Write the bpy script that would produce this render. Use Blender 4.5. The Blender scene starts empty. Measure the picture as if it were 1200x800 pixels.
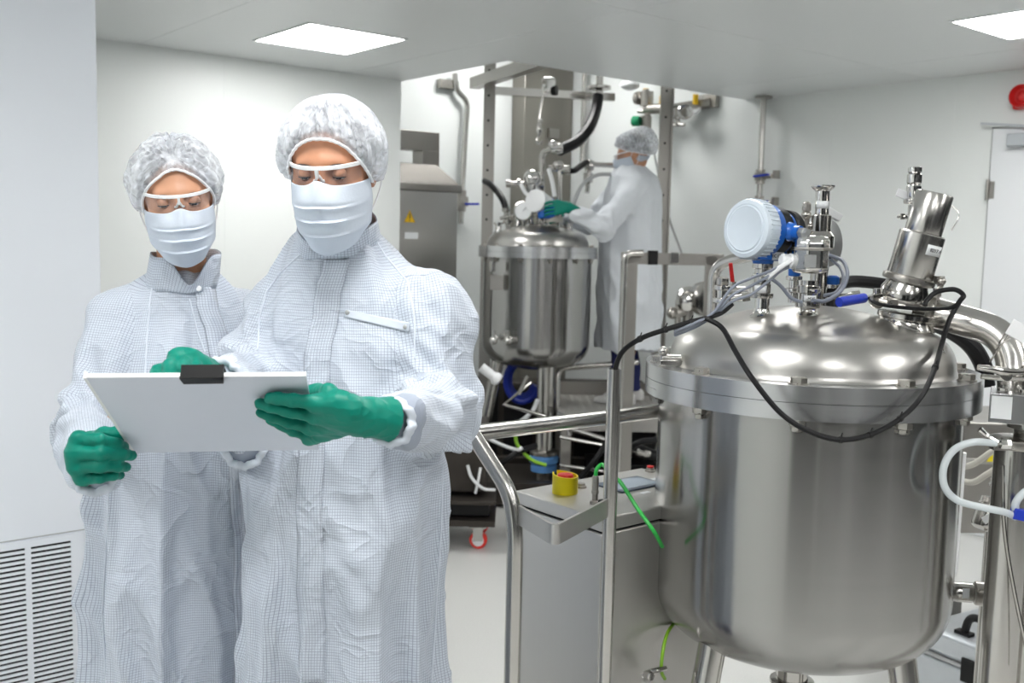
import bpy, bmesh, math, random
import numpy as np
from math import sin, cos, tan, atan, atan2, pi, radians, sqrt
from mathutils import Vector, Matrix
from mathutils.bvhtree import BVHTree

random.seed(7)
SC = bpy.context.scene
COL = SC.collection
# ------------------------------------------------------------------ camera model
# room frame: X along the wall behind the two people, Y along the wall with the door
FPX, TH, RO, EYE = 1190.0, atan(.1), .022, 1.56
AZ = radians(50.6)
SA, CA = sin(AZ), cos(AZ)
RZ = -(pi/2 - AZ)
_f = Vector((0, cos(TH), -sin(TH))); _U = Vector((0, sin(TH), cos(TH))); _R = Vector((1, 0, 0))
_r = cos(RO)*_R + sin(RO)*_U
_u = -sin(RO)*_R + cos(RO)*_U
ROTC = Matrix.Rotation(RZ, 4, 'Z')

def U(px, py, d=None, z=None):
    """point seen at a pixel, in (right, ahead, up) metres, at depth d or height z"""
    v = _f + (px-600)/FPX*_r + (400-py)/FPX*_u
    s = d/v.y if d is not None else (z-EYE)/v.z
    return Vector((v.x*s, v.y*s, v.z*s + EYE))
def ray(px, py):
    return _f + (px-600)/FPX*_r + (400-py)/FPX*_u
def room(p):
    return Vector((SA*p[0]+CA*p[1], -CA*p[0]+SA*p[1], p[2]))
def camf(X, Y, z):
    return Vector((SA*X-CA*Y, CA*X+SA*Y, z))

# ------------------------------------------------------------------ scene helpers
def tag(o, label=None, cat=None, group=None, kind=None):
    if label: o['label'] = label
    if cat: o['category'] = cat
    if group: o['group'] = group
    if kind: o['kind'] = kind
    return o
def thing(name, label, cat, base, rot=None, group=None):
    o = bpy.data.objects.new(name, None); COL.objects.link(o)
    o.empty_display_size = .1
    if rot is None:
        o.location = room(base); o.rotation_euler = (0, 0, RZ)
    else:
        o.location = base; o.rotation_euler = (0, 0, rot)
    o['_m'] = 1
    del o['_m']
    return tag(o, label, cat, group)
def mat_of(o):
    return Matrix.Translation(o.location) @ Matrix.Rotation(o.rotation_euler.z, 4, 'Z')
ROOTM = {}
def world_of(o):
    m = mat_of(o)
    while o.parent is not None:
        o = o.parent; m = mat_of(o) @ m
    return m

class MB:
    """collects shapes for one mesh"""
    def __init__(s): s.v = []; s.f = []; s.mi = []; s.cur = 0
    def add(s, vs, fs):
        b = len(s.v); s.v.extend(Vector(v) for v in vs)
        for f in fs: s.f.append([i+b for i in f]); s.mi.append(s.cur)
        return s
    def box(s, c, size, R=None):
        c = Vector(c); vs = []
        for x in (-.5, .5):
            for y in (-.5, .5):
                for z in (-.5, .5):
                    p = Vector((x*size[0], y*size[1], z*size[2]))
                    vs.append(c + (R @ p if R else p))
        return s.add(vs, [(0,1,3,2),(4,6,7,5),(0,4,5,1),(2,3,7,6),(0,2,6,4),(1,5,7,3)])
    def rev(s, p0, axis, prof, n=32, caps=True, ph=0.):
        p0 = Vector(p0); ax = Vector(axis).normalized()
        t = Vector((0,0,1)) if abs(ax.z) < .9 else Vector((1,0,0))
        e1 = ax.cross(t).normalized(); e2 = ax.cross(e1)
        vs = []; fs = []
        m = len(prof)
        for r, h in prof:
            for k in range(n):
                a = 2*pi*k/n + ph
                vs.append(p0 + ax*h + (e1*cos(a)+e2*sin(a))*max(r, 1e-5))
        for i in range(m-1):
            for k in range(n):
                a, b = i*n+k, i*n+(k+1) % n
                fs.append((a, a+n, b+n, b))
        if caps:
            if prof[0][0] > 1e-4: fs.append(tuple(range(n)))
            if prof[-1][0] > 1e-4: fs.append(tuple(reversed(range((m-1)*n, m*n))))
        return s.add(vs, fs)
    def cyl(s, p0, p1, r0, r1=None, n=20):
        p0 = Vector(p0); p1 = Vector(p1); L = (p1-p0).length
        return s.rev(p0, p1-p0, [(r0, 0), (r0 if r1 is None else r1, L)], n)
    def ring(s, p0, axis, ro, ri, h, n=28):
        return s.rev(p0, axis, [(ri, 0), (ro, 0), (ro, h), (ri, h), (ri, 0)], n, caps=False)
    def tube(s, pts, r, n=10, sub=6, closed=False, hollow=False):
        P = [Vector(p) for p in pts]
        if sub > 1 and len(P) > 2: P = catmull(P, sub)
        rr = r if callable(r) else (lambda t: r)
        T = [(P[min(i+1, len(P)-1)]-P[max(i-1, 0)]).normalized() for i in range(len(P))]
        t0 = T[0]; e = t0.cross(Vector((0,0,1)) if abs(t0.z) < .9 else Vector((1,0,0))).normalized()
        vs = []; fs = []
        for i, p in enumerate(P):
            e = (e - T[i]*e.dot(T[i])).normalized(); g = T[i].cross(e)
            R_ = rr(i/(len(P)-1))
            for k in range(n):
                a = 2*pi*k/n; vs.append(p + (e*cos(a)+g*sin(a))*R_)
        for i in range(len(P)-1):
            for k in range(n):
                a, b = i*n+k, i*n+(k+1) % n
                fs.append((a, b, b+n, a+n))
        fs.append(tuple(reversed(range(n)))); fs.append(tuple(range(len(vs)-n, len(vs))))
        return s.add(vs, fs)
    def ball(s, c, r, seg=20, rings=12):
        c = Vector(c); r = Vector((r, r, r)) if not hasattr(r, '__len__') else Vector(r)
        vs = [c+Vector((0,0,r.z))]; fs = []
        for i in range(1, rings):
            th = pi*i/rings
            for k in range(seg):
                a = 2*pi*k/seg
                vs.append(c+Vector((r.x*sin(th)*cos(a), r.y*sin(th)*sin(a), r.z*cos(th))))
        vs.append(c-Vector((0,0,r.z)))
        for k in range(seg): fs.append((0, 1+k, 1+(k+1) % seg))
        for i in range(rings-2):
            for k in range(seg):
                a, b = 1+i*seg+k, 1+i*seg+(k+1) % seg
                fs.append((a, a+seg, b+seg, b))
        l = len(vs)-1; o = 1+(rings-2)*seg
        for k in range(seg): fs.append((o+k, l, o+(k+1) % seg))
        return s.add(vs, fs)
    def prism(s, poly, o, ux, uy, dep):
        o = Vector(o); ux = Vector(ux); uy = Vector(uy); dep = Vector(dep); n = len(poly)
        vs = [o+ux*p[0]+uy*p[1] for p in poly]; vs += [v+dep for v in vs]
        fs = [tuple(reversed(range(n))), tuple(range(n, 2*n))]
        fs += [(i, (i+1) % n, n+(i+1) % n, n+i) for i in range(n)]
        return s.add(vs, fs)
    def bar(s, p0, p1, w, h, up=(0,0,1)):
        p0 = Vector(p0); p1 = Vector(p1); t = (p1-p0).normalized(); u = Vector(up)
        sd = t.cross(u).normalized(); u = sd.cross(t)
        R = Matrix((t, sd, u)).transposed()
        return s.box((p0+p1)/2, ((p1-p0).length, w, h), R)
    def sheet(s, G):
        n, m = len(G), len(G[0]); vs = [p for row in G for p in row]
        fs = [(i*m+j, i*m+j+1, (i+1)*m+j+1, (i+1)*m+j) for i in range(n-1) for j in range(m-1)]
        return s.add(vs, fs)
    def hexa(s, p0, axis, r, h): return s.rev(p0, axis, [(r*.94, 0), (r, h*.08), (r, h*.9), (r*.9, h)], 6)
    def build(s, name, mat, parent=None, frame='cam', bevel=0, sharp=35, kind=None, label=None, solid=0, sub=0):
        me = bpy.data.meshes.new(name)
        W = ROTC if frame == 'cam' else Matrix.Identity(4)
        M = world_of(parent).inverted() @ W if parent is not None else W
        if frame == 'local': M = Matrix.Identity(4)
        me.from_pydata([M @ v for v in s.v], [], s.f)
        mats = mat if isinstance(mat, (list, tuple)) else [mat]
        for m in mats: me.materials.append(m)
        if len(mats) > 1: me.polygons.foreach_set('material_index', s.mi)
        bm = bmesh.new(); bm.from_mesh(me); bmesh.ops.recalc_face_normals(bm, faces=bm.faces); bm.to_mesh(me); bm.free()
        me.shade_smooth()
        me.set_sharp_from_angle(angle=radians(sharp))
        return finish(name, me, parent, bevel, kind, label, solid, sub)
def finish(name, me, parent=None, bevel=0, kind=None, label=None, solid=0, sub=0):
    o = bpy.data.objects.new(name, me); COL.objects.link(o)
    if parent is not None: o.parent = parent
    if solid:
        m = o.modifiers.new('thickness', 'SOLIDIFY'); m.thickness = solid; m.offset = 0
    if bevel:
        m = o.modifiers.new('edge', 'BEVEL'); m.width = bevel; m.segments = 2; m.limit_method = 'ANGLE'; m.angle_limit = radians(40)
        m.harden_normals = False
    if sub:
        m = o.modifiers.new('sub', 'SUBSURF'); m.levels = sub; m.render_levels = sub
    if kind: o['kind'] = kind
    if label: o['label'] = label
    return o
def catmull(P, sub, closed=False):
    out = []; n = len(P)
    for i in range(n-1):
        p0 = P[i-1] if i else P[0]*2-P[1]; p1 = P[i]; p2 = P[i+1]; p3 = P[i+2] if i+2 < n else P[-1]*2-P[-2]
        for k in range(sub):
            t = k/sub; t2 = t*t; t3 = t2*t
            out.append(.5*((2*p1)+(p2-p0)*t+(2*p0-5*p1+4*p2-p3)*t2+(3*p1-p0-3*p2+p3)*t3))
    out.append(P[-1]); return out
def fillet(pts, r, seg=6):
    """polyline with its inner corners rounded by arcs of about radius r"""
    P = [Vector(p) for p in pts]; out = [P[0]]
    for i in range(1, len(P)-1):
        a = (P[i-1]-P[i]); b = (P[i+1]-P[i])
        L = min(r, a.length*.48, b.length*.48); p0 = P[i]+a.normalized()*L; p2 = P[i]+b.normalized()*L
        for k in range(seg+1):
            t = k/seg; out.append(p0*(1-t)**2+P[i]*2*t*(1-t)+p2*t*t)
    out.append(P[-1]); return out
def text_mesh(txt, size, o, ux, uy, name, mat, parent, frame='cam', depth=.0004, align='CENTER'):
    cu = bpy.data.curves.new('text', 'FONT'); cu.body = txt; cu.size = size; cu.align_x = align; cu.align_y = 'CENTER'; cu.extrude = depth
    to = bpy.data.objects.new('text', cu); COL.objects.link(to)
    dg = bpy.context.evaluated_depsgraph_get(); me0 = bpy.data.meshes.new_from_object(to.evaluated_get(dg))
    bpy.data.objects.remove(to); bpy.data.curves.remove(cu)
    ux = Vector(ux).normalized(); uy = Vector(uy).normalized(); uz = ux.cross(uy)
    m = MB(); m.add([Vector(o)+ux*v.co.x+uy*v.co.y+uz*v.co.z for v in me0.vertices], [tuple(p.vertices) for p in me0.polygons])
    bpy.data.meshes.remove(me0)
    return m.build(name, mat, parent, frame)

# ------------------------------------------------------------------ materials
def nt(name):
    m = bpy.data.materials.new(name); m.use_nodes = True
    t = m.node_tree; b = t.nodes['Principled BSDF']
    return m, t, b
def N(t, typ, **k):
    n = t.nodes.new(typ)
    for a, v in k.items():
        if a.startswith('i_'):
            key = a[2:]; n.inputs[int(key) if key.isdigit() else key].default_value = v
        else: setattr(n, a, v)
    return n
def srgb(r, g, b):
    f = lambda c: (c/255/12.92 if c/255 <= .04045 else ((c/255+.055)/1.055)**2.4)
    return (f(r), f(g), f(b), 1)
def plain(name, col, rough=.5, metal=0, noise=.06, scale=30, bump=0, spec=.5, coat=0):
    m, t, b = nt(name)
    b.inputs['Roughness'].default_value = rough; b.inputs['Metallic'].default_value = metal
    b.inputs['Specular IOR Level'].default_value = spec; b.inputs['Coat Weight'].default_value = coat
    tc = N(t, 'ShaderNodeTexCoord'); nz = N(t, 'ShaderNodeTexNoise', i_Scale=scale, i_Detail=3.)
    t.links.new(tc.outputs['Object'], nz.inputs['Vector'])
    mx = N(t, 'ShaderNodeMix', data_type='RGBA')
    mx.inputs[6].default_value = tuple(c*(1-noise) for c in col[:3])+(1,); mx.inputs[7].default_value = tuple(min(1, c*(1+noise)) for c in col[:3])+(1,)
    t.links.new(nz.outputs[0], mx.inputs[0]); t.links.new(mx.outputs[2], b.inputs['Base Color'])
    if bump:
        bp = N(t, 'ShaderNodeBump', i_Strength=bump, i_Distance=.002); t.links.new(nz.outputs[0], bp.inputs['Height']); t.links.new(bp.outputs[0], b.inputs['Normal'])
    return m
def steel(name, col=(.6, .59, .57, 1), rough=.26, aniso=0., streak='Z', var=.12, scale=(4, 4, 160), bump=.03):
    """brushed steel; streak = axis the brushing runs round"""
    m, t, b = nt(name)
    b.inputs['Metallic'].default_value = 1; b.inputs['Base Color'].default_value = col
    tc = N(t, 'ShaderNodeTexCoord'); mp = N(t, 'ShaderNodeMapping'); mp.inputs['Scale'].default_value = scale
    nz = N(t, 'ShaderNodeTexNoise', i_Scale=1., i_Detail=5.)
    t.links.new(tc.outputs['Object'], mp.inputs[0]); t.links.new(mp.outputs[0], nz.inputs['Vector'])
    mr = N(t, 'ShaderNodeMapRange'); mr.inputs['To Min'].default_value = max(.03, rough-var); mr.inputs['To Max'].default_value = rough+var
    t.links.new(nz.outputs[0], mr.inputs['Value']); t.links.new(mr.outputs[0], b.inputs['Roughness'])
    if aniso:
        b.inputs['Anisotropic'].default_value = aniso; b.inputs['Anisotropic Rotation'].default_value = .25
        tg = N(t, 'ShaderNodeTangent', direction_type='RADIAL', axis=streak); t.links.new(tg.outputs[0], b.inputs['Tangent'])
    if bump:
        bp = N(t, 'ShaderNodeBump', i_Strength=bump, i_Distance=.001); t.links.new(nz.outputs[0], bp.inputs['Height']); t.links.new(bp.outputs[0], b.inputs['Normal'])
    return m
M = {}
M['wall'] = plain('wall_panel_white', (.835, .86, .845, 1), .38, noise=.012, scale=3)
M['ceiling'] = plain('ceiling_panel_white', (.74, .76, .76, 1), .34, noise=.012, scale=2)
M['duct'] = plain('return_duct_white', (.81, .845, .90, 1), .4, noise=.01, scale=3)
M['door'] = plain('door_white', (.80, .82, .84, 1), .35, noise=.01, scale=3)
M['joint'] = plain('sealant_grey', (.42, .43, .43, 1), .6)
M['floor'] = plain('vinyl_floor', (.62, .62, .60, 1), .28, noise=.16, scale=220)
M['pane_dark'] = plain('dark_reflection_pane', (.02, .022, .025, 1), .08, noise=.02)  # for the added out-of-view panes that the tank reflects
M['grey_wall'] = plain('wall_panel_grey', (.13, .135, .14, 1), .4, noise=.02, scale=3)
M['tank'] = steel('brushed_tank_steel', (.37, .365, .355, 1), .19, .90, 'Z', .02, (2, 2, 60), bump=.0)
M['dome'] = steel('polished_dome_steel', (.47, .46, .44, 1), .33, .5, 'Z', .03, (6, 6, 60), bump=0)
M['flange'] = steel('turned_flange_steel', (.52, .525, .53, 1), .26, .7, 'Z', .03, (2, 2, 100), bump=0)
M['steel'] = steel('polished_steel', (.50, .485, .46, 1), .16, 0, 'Z', .06, (40, 40, 40))
M['satin'] = steel('satin_steel', (.37, .355, .33, 1), .34, 0, 'Z', .08, (12, 12, 120))
M['tube'] = steel('tube_steel', (.53, .515, .49, 1), .22, 0, 'Z', .05, (60, 60, 8))
M['bright'] = steel('bright_chrome', (.64, .63, .61, 1), .10, 0, 'Z', .03, (30, 30, 30))
M['bolt'] = steel('bolt_steel', (.42, .40, .37, 1), .3, 0, 'Z', .1, (90, 90, 90))
M['sheet'] = steel('sheet_steel', (.56, .55, .53, 1), .38, 0, 'Z', .06, (160, 160, 4))
M['hood'] = steel('hood_steel', (.20, .19, .175, 1), .5, 0, 'Z', .05, (8, 8, 60))
M['column'] = steel('column_steel', (.27, .255, .23, 1), .36, 0, 'Z', .05, (60, 60, 4))
M['cast'] = plain('cast_aluminium', (.42, .43, .43, 1), .42, .8, .12, 60)
M['anod'] = plain('anodised_aluminium', (.60, .63, .66, 1), .36, .7, .05, 25)
M['black'] = plain('black_rubber', (.004, .004, .005, 1), .45, noise=.3, spec=.3)
M['black_plastic'] = plain('black_plastic', (.006, .006, .0065, 1), .4, noise=.2, spec=.3)
M['blue'] = plain('blue_enamel', (.015, .13, .52, 1), .32, noise=.08)
M['blue_dark'] = plain('deep_blue_plastic', (.01, .035, .42, 1), .35, noise=.1)
M['blue_light'] = plain('sky_blue_silicone', (.13, .34, .72, 1), .45, noise=.06)
M['cover'] = plain('pale_grey_enamel', (.60, .67, .74, 1), .38, noise=.03)
M['white_plastic'] = plain('white_plastic', (.80, .81, .82, 1), .4, noise=.02)
M['sticker'] = plain('label_white', (.80, .82, .83, 1), .5, noise=.02)
M['ink'] = plain('label_ink', (.03, .03, .035, 1), .6)
M['yellow'] = plain('signal_yellow', (.80, .66, .01, 1), .4, noise=.04)
M['amber'] = plain('warning_yellow', (.85, .52, .01, 1), .45, noise=.03)
M['red'] = plain('signal_red', (.62, .02, .02, 1), .32, noise=.06)
M['wheel_red'] = plain('caster_red', (.75, .03, .02, 1), .4, noise=.05)
M['green'] = plain('green_cable', (.02, .42, .06, 1), .4, noise=.05)
M['greenyellow'] = plain('earth_cable_green', (.25, .5, .03, 1), .4, noise=.05)
M['green_knob'] = plain('green_knob', (.01, .28, .12, 1), .35)
M['grey_cable'] = plain('grey_cable', (.20, .22, .27, 1), .45, noise=.05)
M['beige_hose'] = plain('beige_hose', (.55, .53, .47, 1), .45)
M['screen'] = plain('touch_screen_glass', (.30, .36, .42, 1), .12, noise=.03)
M['bezel'] = plain('screen_bezel', (.05, .07, .10, 1), .3)
M['skid'] = plain('dark_steel_plate', (.045, .038, .032, 1), .5, .5, .2, 14)
M['navy'] = plain('navy_trousers', (.012, .018, .10, 1), .8, noise=.15, scale=60)
M['shoe'] = plain('white_clog', (.80, .79, .77, 1), .5, noise=.03)
M['board'] = plain('white_laminate', (.62, .66, .74, 1), .42, noise=.012)
M['paper'] = plain('paper', (.85, .85, .85, 1), .7, noise=.01)
M['skin_a'] = plain('skin_tan', (.46, .215, .12, 1), .48, noise=.12, scale=45, bump=.1)
M['skin_b'] = plain('skin_light_tan', (.56, .29, .175, 1), .46, noise=.10, scale=45, bump=.1)
M['lip'] = plain('lips', (.40, .14, .11, 1), .4)
M['hair'] = plain('dark_hair', (.035, .026, .022, 1), .45, noise=.5, scale=150, bump=.4)
M['eye'] = plain('eye_white', (.75, .73, .70, 1), .12, noise=.02)
M['iris'] = plain('iris_dark', (.03, .018, .012, 1), .1, noise=.3, scale=300)
M['glove'] = plain('green_nitrile', (.0, .19, .135, 1), .45, noise=.10, scale=70, bump=.15, spec=.25)
def emit(name, col, s):
    m, t, b = nt(name); b.inputs['Base Color'].default_value = (.9, .9, .9, 1)
    b.inputs['Emission Color'].default_value = col; b.inputs['Emission Strength'].default_value = s
    return m
M['lamp'] = emit('light_diffuser', (1, .995, .98, 1), 9.5)
def see_through(name, col, alpha, rough=.5, trans_col=(1, 1, 1, 1), fibre=0, gloss=True, weave=400):
    m, t, b = nt(name); out = t.nodes['Material Output']
    b.inputs['Base Color'].default_value = col; b.inputs['Roughness'].default_value = rough
    tr = N(t, 'ShaderNodeBsdfTransparent'); tr.inputs[0].default_value = trans_col
    mx = N(t, 'ShaderNodeMixShader'); mx.inputs[0].default_value = alpha
    t.links.new(tr.outputs[0], mx.inputs[1]); t.links.new(b.outputs[0], mx.inputs[2]); t.links.new(mx.outputs[0], out.inputs['Surface'])
    if fibre:
        tc = N(t, 'ShaderNodeTexCoord'); nz = N(t, 'ShaderNodeTexNoise', i_Scale=weave, i_Detail=4., i_Distortion=1.5)
        mr = N(t, 'ShaderNodeMapRange'); mr.inputs['From Min'].default_value = .3; mr.inputs['From Max'].default_value = .7
        mr.inputs['To Min'].default_value = alpha-fibre; mr.inputs['To Max'].default_value = min(1, alpha+fibre)
        t.links.new(tc.outputs['Object'], nz.inputs['Vector']); t.links.new(nz.outputs[0], mr.inputs['Value']); t.links.new(mr.outputs[0], mx.inputs[0])
    return m
M['net'] = see_through('bouffant_cap_fibre', (.74, .77, .82, 1), .56, .7, fibre=.28, weave=45)
M['lens'] = see_through('clear_lens', (.50, .52, .58, 1), .10, .03, (.90, .90, .91, 1))
M['silicone'] = see_through('silicone_tube', (.78, .83, .85, 1), .6, .2, (.93, .96, .97, 1))
M['mask'] = plain('mask_fabric', (.58, .635, .715, 1), .85, noise=.03, scale=240, bump=.12, spec=.15)
M['band'] = plain('elastic_white', (.82, .84, .87, 1), .8, noise=.05, scale=150)
def coat_mat(name, line=.30, pitch=.0050):
    m, t, b = nt(name); b.inputs['Roughness'].default_value = .62; b.inputs['Specular IOR Level'].default_value = .25
    b.inputs['Sheen Weight'].default_value = .15
    uv = N(t, 'ShaderNodeUVMap'); sp = N(t, 'ShaderNodeSeparateXYZ'); t.links.new(uv.outputs[0], sp.inputs[0])
    hs = []
    for k in (0, 1):
        mu = N(t, 'ShaderNodeMath', operation='MULTIPLY'); mu.inputs[1].default_value = 1/pitch
        fr = N(t, 'ShaderNodeMath', operation='FRACT'); lt = N(t, 'ShaderNodeMath', operation='LESS_THAN'); lt.inputs[1].default_value = .17
        t.links.new(sp.outputs[k], mu.inputs[0]); t.links.new(mu.outputs[0], fr.inputs[0]); t.links.new(fr.outputs[0], lt.inputs[0]); hs.append(lt)
    mxm = N(t, 'ShaderNodeMath', operation='MAXIMUM'); t.links.new(hs[0].outputs[0], mxm.inputs[0]); t.links.new(hs[1].outputs[0], mxm.inputs[1])
    tc = N(t, 'ShaderNodeTexCoord'); nz = N(t, 'ShaderNodeTexNoise', i_Scale=9., i_Detail=5.); t.links.new(tc.outputs['Object'], nz.inputs['Vector'])
    base = N(t, 'ShaderNodeMix', data_type='RGBA'); base.inputs[6].default_value = (.52, .57, .645, 1); base.inputs[7].default_value = (.60, .645, .715, 1)
    t.links.new(nz.outputs[0], base.inputs[0])
    mx = N(t, 'ShaderNodeMix', data_type='RGBA'); mx.inputs[7].default_value = (line, line*1.12, line*1.36, 1)
    t.links.new(mxm.outputs[0], mx.inputs[0]); t.links.new(base.outputs[2], mx.inputs[6]); t.links.new(mx.outputs[2], b.inputs['Base Color'])
    n2 = N(t, 'ShaderNodeTexNoise', i_Scale=28., i_Detail=4.); t.links.new(tc.outputs['Object'], n2.inputs['Vector'])
    n3 = N(t, 'ShaderNodeTexNoise', i_Scale=10., i_Detail=2., i_Distortion=1.2); t.links.new(tc.outputs['Object'], n3.inputs['Vector'])
    b3 = N(t, 'ShaderNodeMath', operation='SUBTRACT'); b3.inputs[1].default_value = .5; t.links.new(n3.outputs[0], b3.inputs[0])
    a3 = N(t, 'ShaderNodeMath', operation='ABSOLUTE'); t.links.new(b3.outputs[0], a3.inputs[0])
    p3 = N(t, 'ShaderNodeMath', operation='POWER'); p3.inputs[1].default_value = .6; t.links.new(a3.outputs[0], p3.inputs[0])
    b1 = N(t, 'ShaderNodeBump', i_Strength=.33, i_Distance=.030, invert=True); t.links.new(p3.outputs[0], b1.inputs['Height'])
    bp = N(t, 'ShaderNodeBump', i_Strength=.40, i_Distance=.006); t.links.new(n2.outputs[0], bp.inputs['Height']); t.links.new(b1.outputs[0], bp.inputs['Normal']); t.links.new(bp.outputs[0], b.inputs['Normal'])
    return m
M['coat'] = coat_mat('cleanroom_grid_fabric')
M['coat_plain'] = plain('plain_coat_fabric', (.56, .605, .675, 1), .8, noise=.05, scale=14, bump=.2, spec=.2)
M['deck'] = plain('chequer_plate_steel', (.46, .445, .42, 1), .45, .55, .08, 40)
M['coat_white'] = plain('white_coat_fabric', (.76, .79, .83, 1), .8, noise=.04, scale=14, bump=.2, spec=.2)
M['seam'] = plain('seam_thread', (.64, .685, .755, 1), .8, noise=.04)
# ------------------------------------------------------------------ implicit shapes for people and clothing
f32 = np.float32
def A3(p): return np.array(p, dtype=f32)
def cap(P, a, b, ra, rb):
    a = A3(a); b = A3(b); ba = b-a; t = np.clip(((P-a) @ ba)/max(float(ba @ ba), 1e-9), 0, 1)
    return np.linalg.norm(P-a-t[:, None]*ba, axis=1)-(ra+(rb-ra)*t)
def ell(P, c, r):
    r = A3(r); q = P-A3(c); k0 = np.linalg.norm(q/r, axis=1); k1 = np.linalg.norm(q/(r*r), axis=1)+1e-9
    return k0*(k0-1)/k1
def smin(a, b, k):
    h = np.clip(.5+.5*(b-a)/k, 0, 1); return b+(a-b)*h-k*h*(1-h)
def smax(a, b, k): return -smin(-a, -b, k)
def chain(P, pts, rs, k=.02):
    d = None
    for i in range(len(pts)-1):
        c = cap(P, pts[i], pts[i+1], rs[i], rs[i+1]); d = c if d is None else smin(d, c, k)
    return d
def hsh(i, j, k, s):
    x = np.sin(i*127.1+j*311.7+k*74.7+s*53.3)*43758.5453
    return (x-np.floor(x))*2-1
def vnoise(P, s=0):
    P = np.asarray(P, dtype=np.float64); I = np.floor(P); F_ = P-I; w = F_*F_*F_*(F_*(F_*6-15)+10); o = 0
    for a in (0, 1):
        wa = w[:, 0] if a else 1-w[:, 0]
        for b in (0, 1):
            wb = w[:, 1] if b else 1-w[:, 1]
            for c in (0, 1):
                wc = w[:, 2] if c else 1-w[:, 2]
                o = o+wa*wb*wc*hsh(I[:, 0]+a, I[:, 1]+b, I[:, 2]+c, s)
    return o
def ridge(P, s=0): return 1-2*np.sqrt(np.abs(vnoise(P, s))+.0)
def surfnet(f, lo, hi, h):
    """surface of f = 0 as quads; f is only evaluated finely near the surface"""
    lo = np.array(lo, float); hi = np.array(hi, float); B = 4
    n = (np.ceil((hi-lo)/h/B).astype(int)+1)*B
    cn = n//B
    g = np.stack(np.meshgrid(*[lo[i]+(np.arange(cn[i])+.5)*B*h for i in range(3)], indexing='ij'), -1).reshape(-1, 3).astype(f32)
    cv = f(g).reshape(cn)
    near = np.abs(cv) < B*h*2.2
    V = np.repeat(np.repeat(np.repeat(cv, B, 0), B, 1), B, 2).astype(f32)
    idx = np.argwhere(near)
    off = np.stack(np.meshgrid(*[np.arange(B)]*3, indexing='ij'), -1).reshape(-1, 3)
    fi = (idx[:, None, :]*B+off[None]).reshape(-1, 3)
    pts = (lo+fi*h).astype(f32); vals = np.empty(len(pts), f32)
    for s in range(0, len(pts), 400000): vals[s:s+400000] = f(pts[s:s+400000])
    V[fi[:, 0], fi[:, 1], fi[:, 2]] = vals
    S = V < 0
    nc = np.array(S.shape)-1
    cnt = np.zeros(nc, np.int32); acc = np.zeros(tuple(nc)+(3,), f32)
    sl = lambda o: tuple(slice(o[i], o[i]+nc[i]) for i in range(3))
    for ax in range(3):
        for o in [(0, 0), (0, 1), (1, 0), (1, 1)]:
            a = [0, 0, 0]; oth = [i for i in range(3) if i != ax]; a[oth[0]], a[oth[1]] = o
            b = list(a); b[ax] = 1
            va, vb = V[sl(a)], V[sl(b)]; m = (va < 0) != (vb < 0)
            w = np.where(m)
            t = va[w]/(va[w]-vb[w]); p = np.zeros((len(t), 3), f32); p[:] = a; p[:, ax] = t
            cnt[w] += 1; acc[w] += p
    act = np.argwhere(cnt > 0); ids = -np.ones(tuple(nc), np.int64); ids[tuple(act.T)] = np.arange(len(act))
    verts = lo+(act+acc[tuple(act.T)]/cnt[tuple(act.T)][:, None])*h
    faces = []
    for ax in range(3):
        o1, o2 = [(1, 2), (2, 0), (0, 1)][ax]
        sh = [slice(0, S.shape[i]) for i in range(3)]
        A = [slice(None)]*3; Bq = [slice(None)]*3
        A[ax] = slice(0, S.shape[ax]-1); Bq[ax] = slice(1, S.shape[ax])
        m = S[tuple(A)] != S[tuple(Bq)]
        e = np.argwhere(m)
        ok = (e[:, o1] > 0) & (e[:, o2] > 0) & (e[:, o1] < nc[o1]) & (e[:, o2] < nc[o2]); e = e[ok]
        q = []
        for d1, d2 in [(-1, -1), (0, -1), (0, 0), (-1, 0)]:
            c = e.copy(); c[:, o1] += d1; c[:, o2] += d2; q.append(ids[tuple(c.T)])
        q = np.stack(q, 1); neg = S[tuple(e.T)]
        q[~neg] = q[~neg][:, ::-1]
        faces.append(q)
    return verts, np.concatenate(faces)
def vnormals(V, Fq):
    n = np.cross(V[Fq[:, 2]]-V[Fq[:, 0]], V[Fq[:, 3]]-V[Fq[:, 1]])
    N_ = np.zeros_like(V)
    for k in range(4): np.add.at(N_, Fq[:, k], n)
    return N_/(np.linalg.norm(N_, axis=1, keepdims=True)+1e-12)
def relax(V, Fq, it=2, lam=.5):
    for _ in range(it):
        s = np.zeros_like(V); c = np.zeros(len(V))
        for k in range(4):
            np.add.at(s, Fq[:, k], V[Fq[:, (k+1) % 4]]); np.add.at(c, Fq[:, k], 1)
            np.add.at(s, Fq[:, (k+1) % 4], V[Fq[:, k]]); np.add.at(c, Fq[:, (k+1) % 4], 1)
        V = V+lam*(s/np.maximum(c, 1)[:, None]-V)
    return V
def mesh_np(name, V, Fq, mat, parent, M4=None, uv=None, label=None):
    """V in the camera-aligned frame (or in M4's local frame)"""
    M_ = np.array(world_of(parent).inverted() @ ROTC @ (M4 if M4 is not None else Matrix.Identity(4)))
    W = V @ M_[:3, :3].T+M_[:3, 3]
    me = bpy.data.meshes.new(name)
    me.from_pydata(W.tolist(), [], Fq.tolist())
    if uv is not None:
        l = me.uv_layers.new(name='UVMap'); l.data.foreach_set('uv', uv.reshape(-1).astype(f32))
    me.materials.append(mat); me.shade_smooth()
    return finish(name, me, parent, label=label)

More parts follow.
